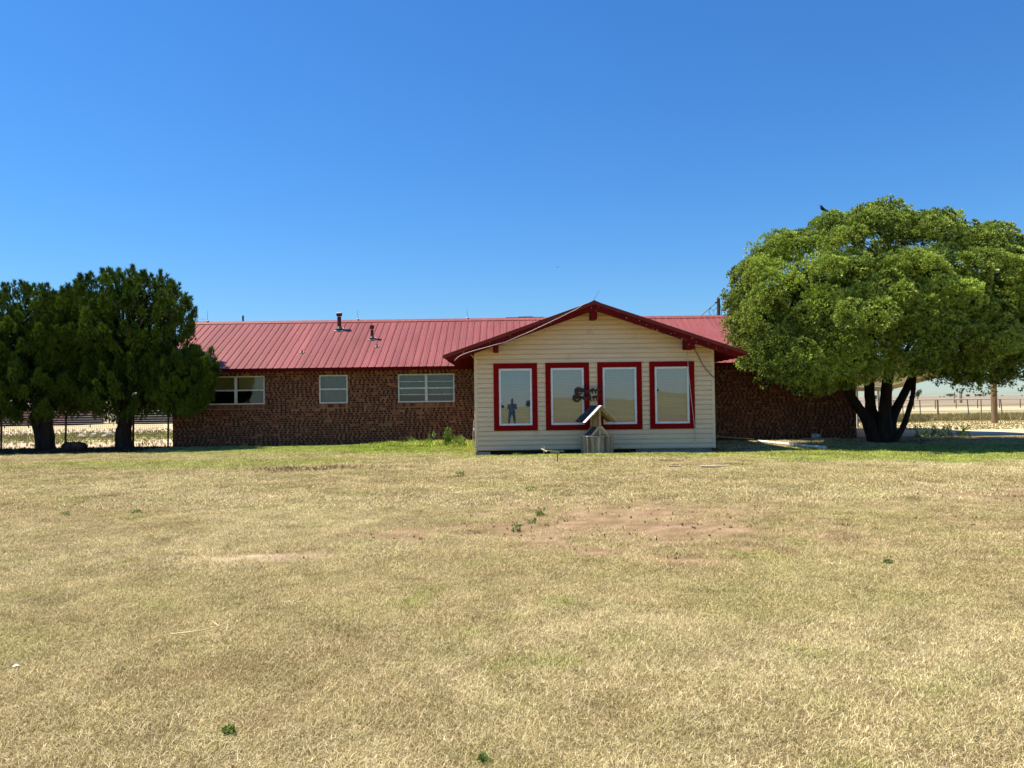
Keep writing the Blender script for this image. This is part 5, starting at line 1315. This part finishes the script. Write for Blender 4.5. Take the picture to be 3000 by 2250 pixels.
for (a, b_) in (((620, 1832), (650, 1829)), ((640, 1833), (622, 1818)), ((668, 1828), (662, 1848))): mb.tube([ground(*a, .035), ground(*b_, .03)], [.003, .0015], 5)
tag(mb.build('dry_twig', M['twig']), 'long bleached forked twig on the near lawn at left', 'twig')
p = ground(47, 1958); mb = MB(); mb.add([(-.035, -.02, .03), (.03, -.025, .045), (.04, .02, .03), (-.02, .03, .05), (0, 0, .06), (-.03, -.018, .025), (.03, -.022, .04), (.038, .02, .026)], [(0, 1, 4), (1, 2, 4), (2, 3, 4), (3, 0, 4), (5, 6, 7)])
o = mb.build('paper_scrap', M['paper']); o.scale = (.5, .5, .5); o.location = (p.x, p.y, gh(p.x, p.y)); tag(o, 'crumpled white scrap of paper at the left edge of the near lawn', 'litter')
for (u, v, r, lab) in ((270, 1283, .35, 'pale rock pile behind the wire fence between the trunks'),):
    p = ground(u, v); pr_ = empty('rock_pile', (p.x, p.y, 0), 0, lab, 'rocks')
    for k in range(6):
        mb = MB(); x_, y_ = rng.uniform(-.8, .8), rng.uniform(-.25, .25); s_ = rng.uniform(.1, .2)
        mb.tube([(x_ - s_, y_, s_ * .3), (x_ - s_ * .5, y_, s_ * .5), (x_ + s_ * .5, y_, s_ * .55), (x_ + s_, y_, s_ * .25)], [s_ * .3, s_ * .7, s_ * .65, s_ * .25], 8, .2); mb.build('rock', M['concrete'], pr_)

# ------------------------------------------------------------------ birds
def bird(name, loc, rz, label, fly=False, s=1.0):
    mb = MB()
    if not fly:
        mb.tube(smoothpath([(-.26, 0, .02), (-.12, 0, .06), (0, 0, .10), (.09, 0, .17), (.115, 0, .24), (.13, 0, .265)], 3), list(np.interp(np.linspace(0, 1, 16), [0, .3, .55, .75, .9, 1], [.012, .04, .062, .045, .034, .022])), 10)
        mb.tube([(.145, 0, .262), (.21, 0, .268)], [.014, .002], 6)
        for y in (-.02, .02): mb.tube([(.02, y, .06), (.03, y, -.05)], .006, 5)
        mb.add([(-.36, -.03, -.01), (-.36, .03, -.01), (-.18, .02, .05), (-.18, -.02, .05), (-.36, 0, .004), (-.18, 0, .065)], [(0, 1, 2, 3), (4, 5, 3, 0), (4, 1, 2, 5)])
    else:
        mb.tube(smoothpath([(-.2, 0, 0), (-.05, 0, .02), (.1, 0, .02), (.2, 0, .01)], 3), list(np.interp(np.linspace(0, 1, 10), [0, .4, .8, 1], [.01, .05, .04, .01])), 8)
        for sg in (-1, 1): mb.add([(-.06, 0, .02), (.08, 0, .02), (.03, sg * .28, .06), (-.10, sg * .48, .02), (-.08, sg * .25, .05), (0, sg * .2, .065)], [(0, 1, 5), (1, 2, 5), (2, 3, 5), (3, 4, 5), (4, 0, 5), (0, 4, 3, 2, 1)])
    o = mb.build(name, M['crow'], smooth=True); o.location = loc; o.rotation_euler = (0, 0, rz); o.scale = (s, s, s); return tag(o, label, 'bird')
bp_ = at(2416, 624, 22.6); bird('perched_bird', (bp_.x, bp_.y, bp_.z), math.pi, 'black bird perched on top of the big tree', s=.85)
bird('flying_bird', at(1634, 783, 150), .4, 'tiny dark bird flying in the sky above the gable', True, 1.0)

# ------------------------------------------------------------------ person taking the picture (seen mirrored in the leftmost tall window)
def person():
    root = empty('person', (0.0, -.42, 0), 0, 'person in dark clothes holding up a phone, mirrored in the leftmost tall window', 'person')
    J = {'pelvis': (0, 0, .95), 'chest': (0, .02, 1.28), 'neck': (0, .02, 1.48), 'head': (0, .04, 1.60), 'top': (0, .03, 1.72)}
    V = [J['pelvis'], J['chest'], J['neck'], J['head'], J['top']]; Rr = [(.16, .12), (.17, .12), (.055, .055), (.085, .10), (.06, .07)]; E = [(0, 1), (1, 2), (2, 3), (3, 4)]
    for s in (-1, 1):
        n = len(V); V += [(s * .10, 0, .88), (s * .14, .02, .50), (s * .16, -.02, .09), (s * .17, .12, .04)]; Rr += [(.10, .10), (.065, .065), (.045, .045), (.04, .035)]; E += [(0, n), (n, n + 1), (n + 1, n + 2), (n + 2, n + 3)]
        n = len(V); V += [(s * .20, .02, 1.40), (s * .225, .10, 1.12), (s * .11, .30, 1.32), (s * .055, .36, 1.37)]; Rr += [(.06, .06), (.045, .045), (.033, .033), (.028, .022)]; E += [(1, n), (n, n + 1), (n + 1, n + 2), (n + 2, n + 3)]
        h = n + 3
        for k in range(4):
            m = len(V); V += [(s * (.052 - .004 * k), .375, 1.40 - .022 * k), (s * (.02 - .002 * k), .385, 1.405 - .022 * k)]; Rr += [(.009, .009), (.008, .008)]; E += [(h, m), (m, m + 1)]
    me = bpy.data.meshes.new('body'); me.from_pydata(V, E, []); o = bpy.data.objects.new('body', me); link(o, root)
    o.modifiers.new('skin', 'SKIN'); sk = me.skin_vertices[0].data if me.skin_vertices else None
    if sk is None:
        bpy.context.view_layer.objects.active = o; o.select_set(True)
        bpy.ops.object.modifier_remove(modifier='skin') ; bpy.ops.object.modifier_add(type='SKIN'); sk = me.skin_vertices[0].data
    for i, r in enumerate(Rr): sk[i].radius = r
    sk[0].use_root = True
    ss = o.modifiers.new('sub', 'SUBSURF'); ss.levels = 1; ss.render_levels = 1
    me.materials.append(pmat('dark clothes', (.10, .10, .09), (.07, .07, .065), rough=.8))
    mb = MB(); mb.box(-.075, .075, .385, .393, 1.345, 1.42); mb.build('phone', M['cable'], root)
person()
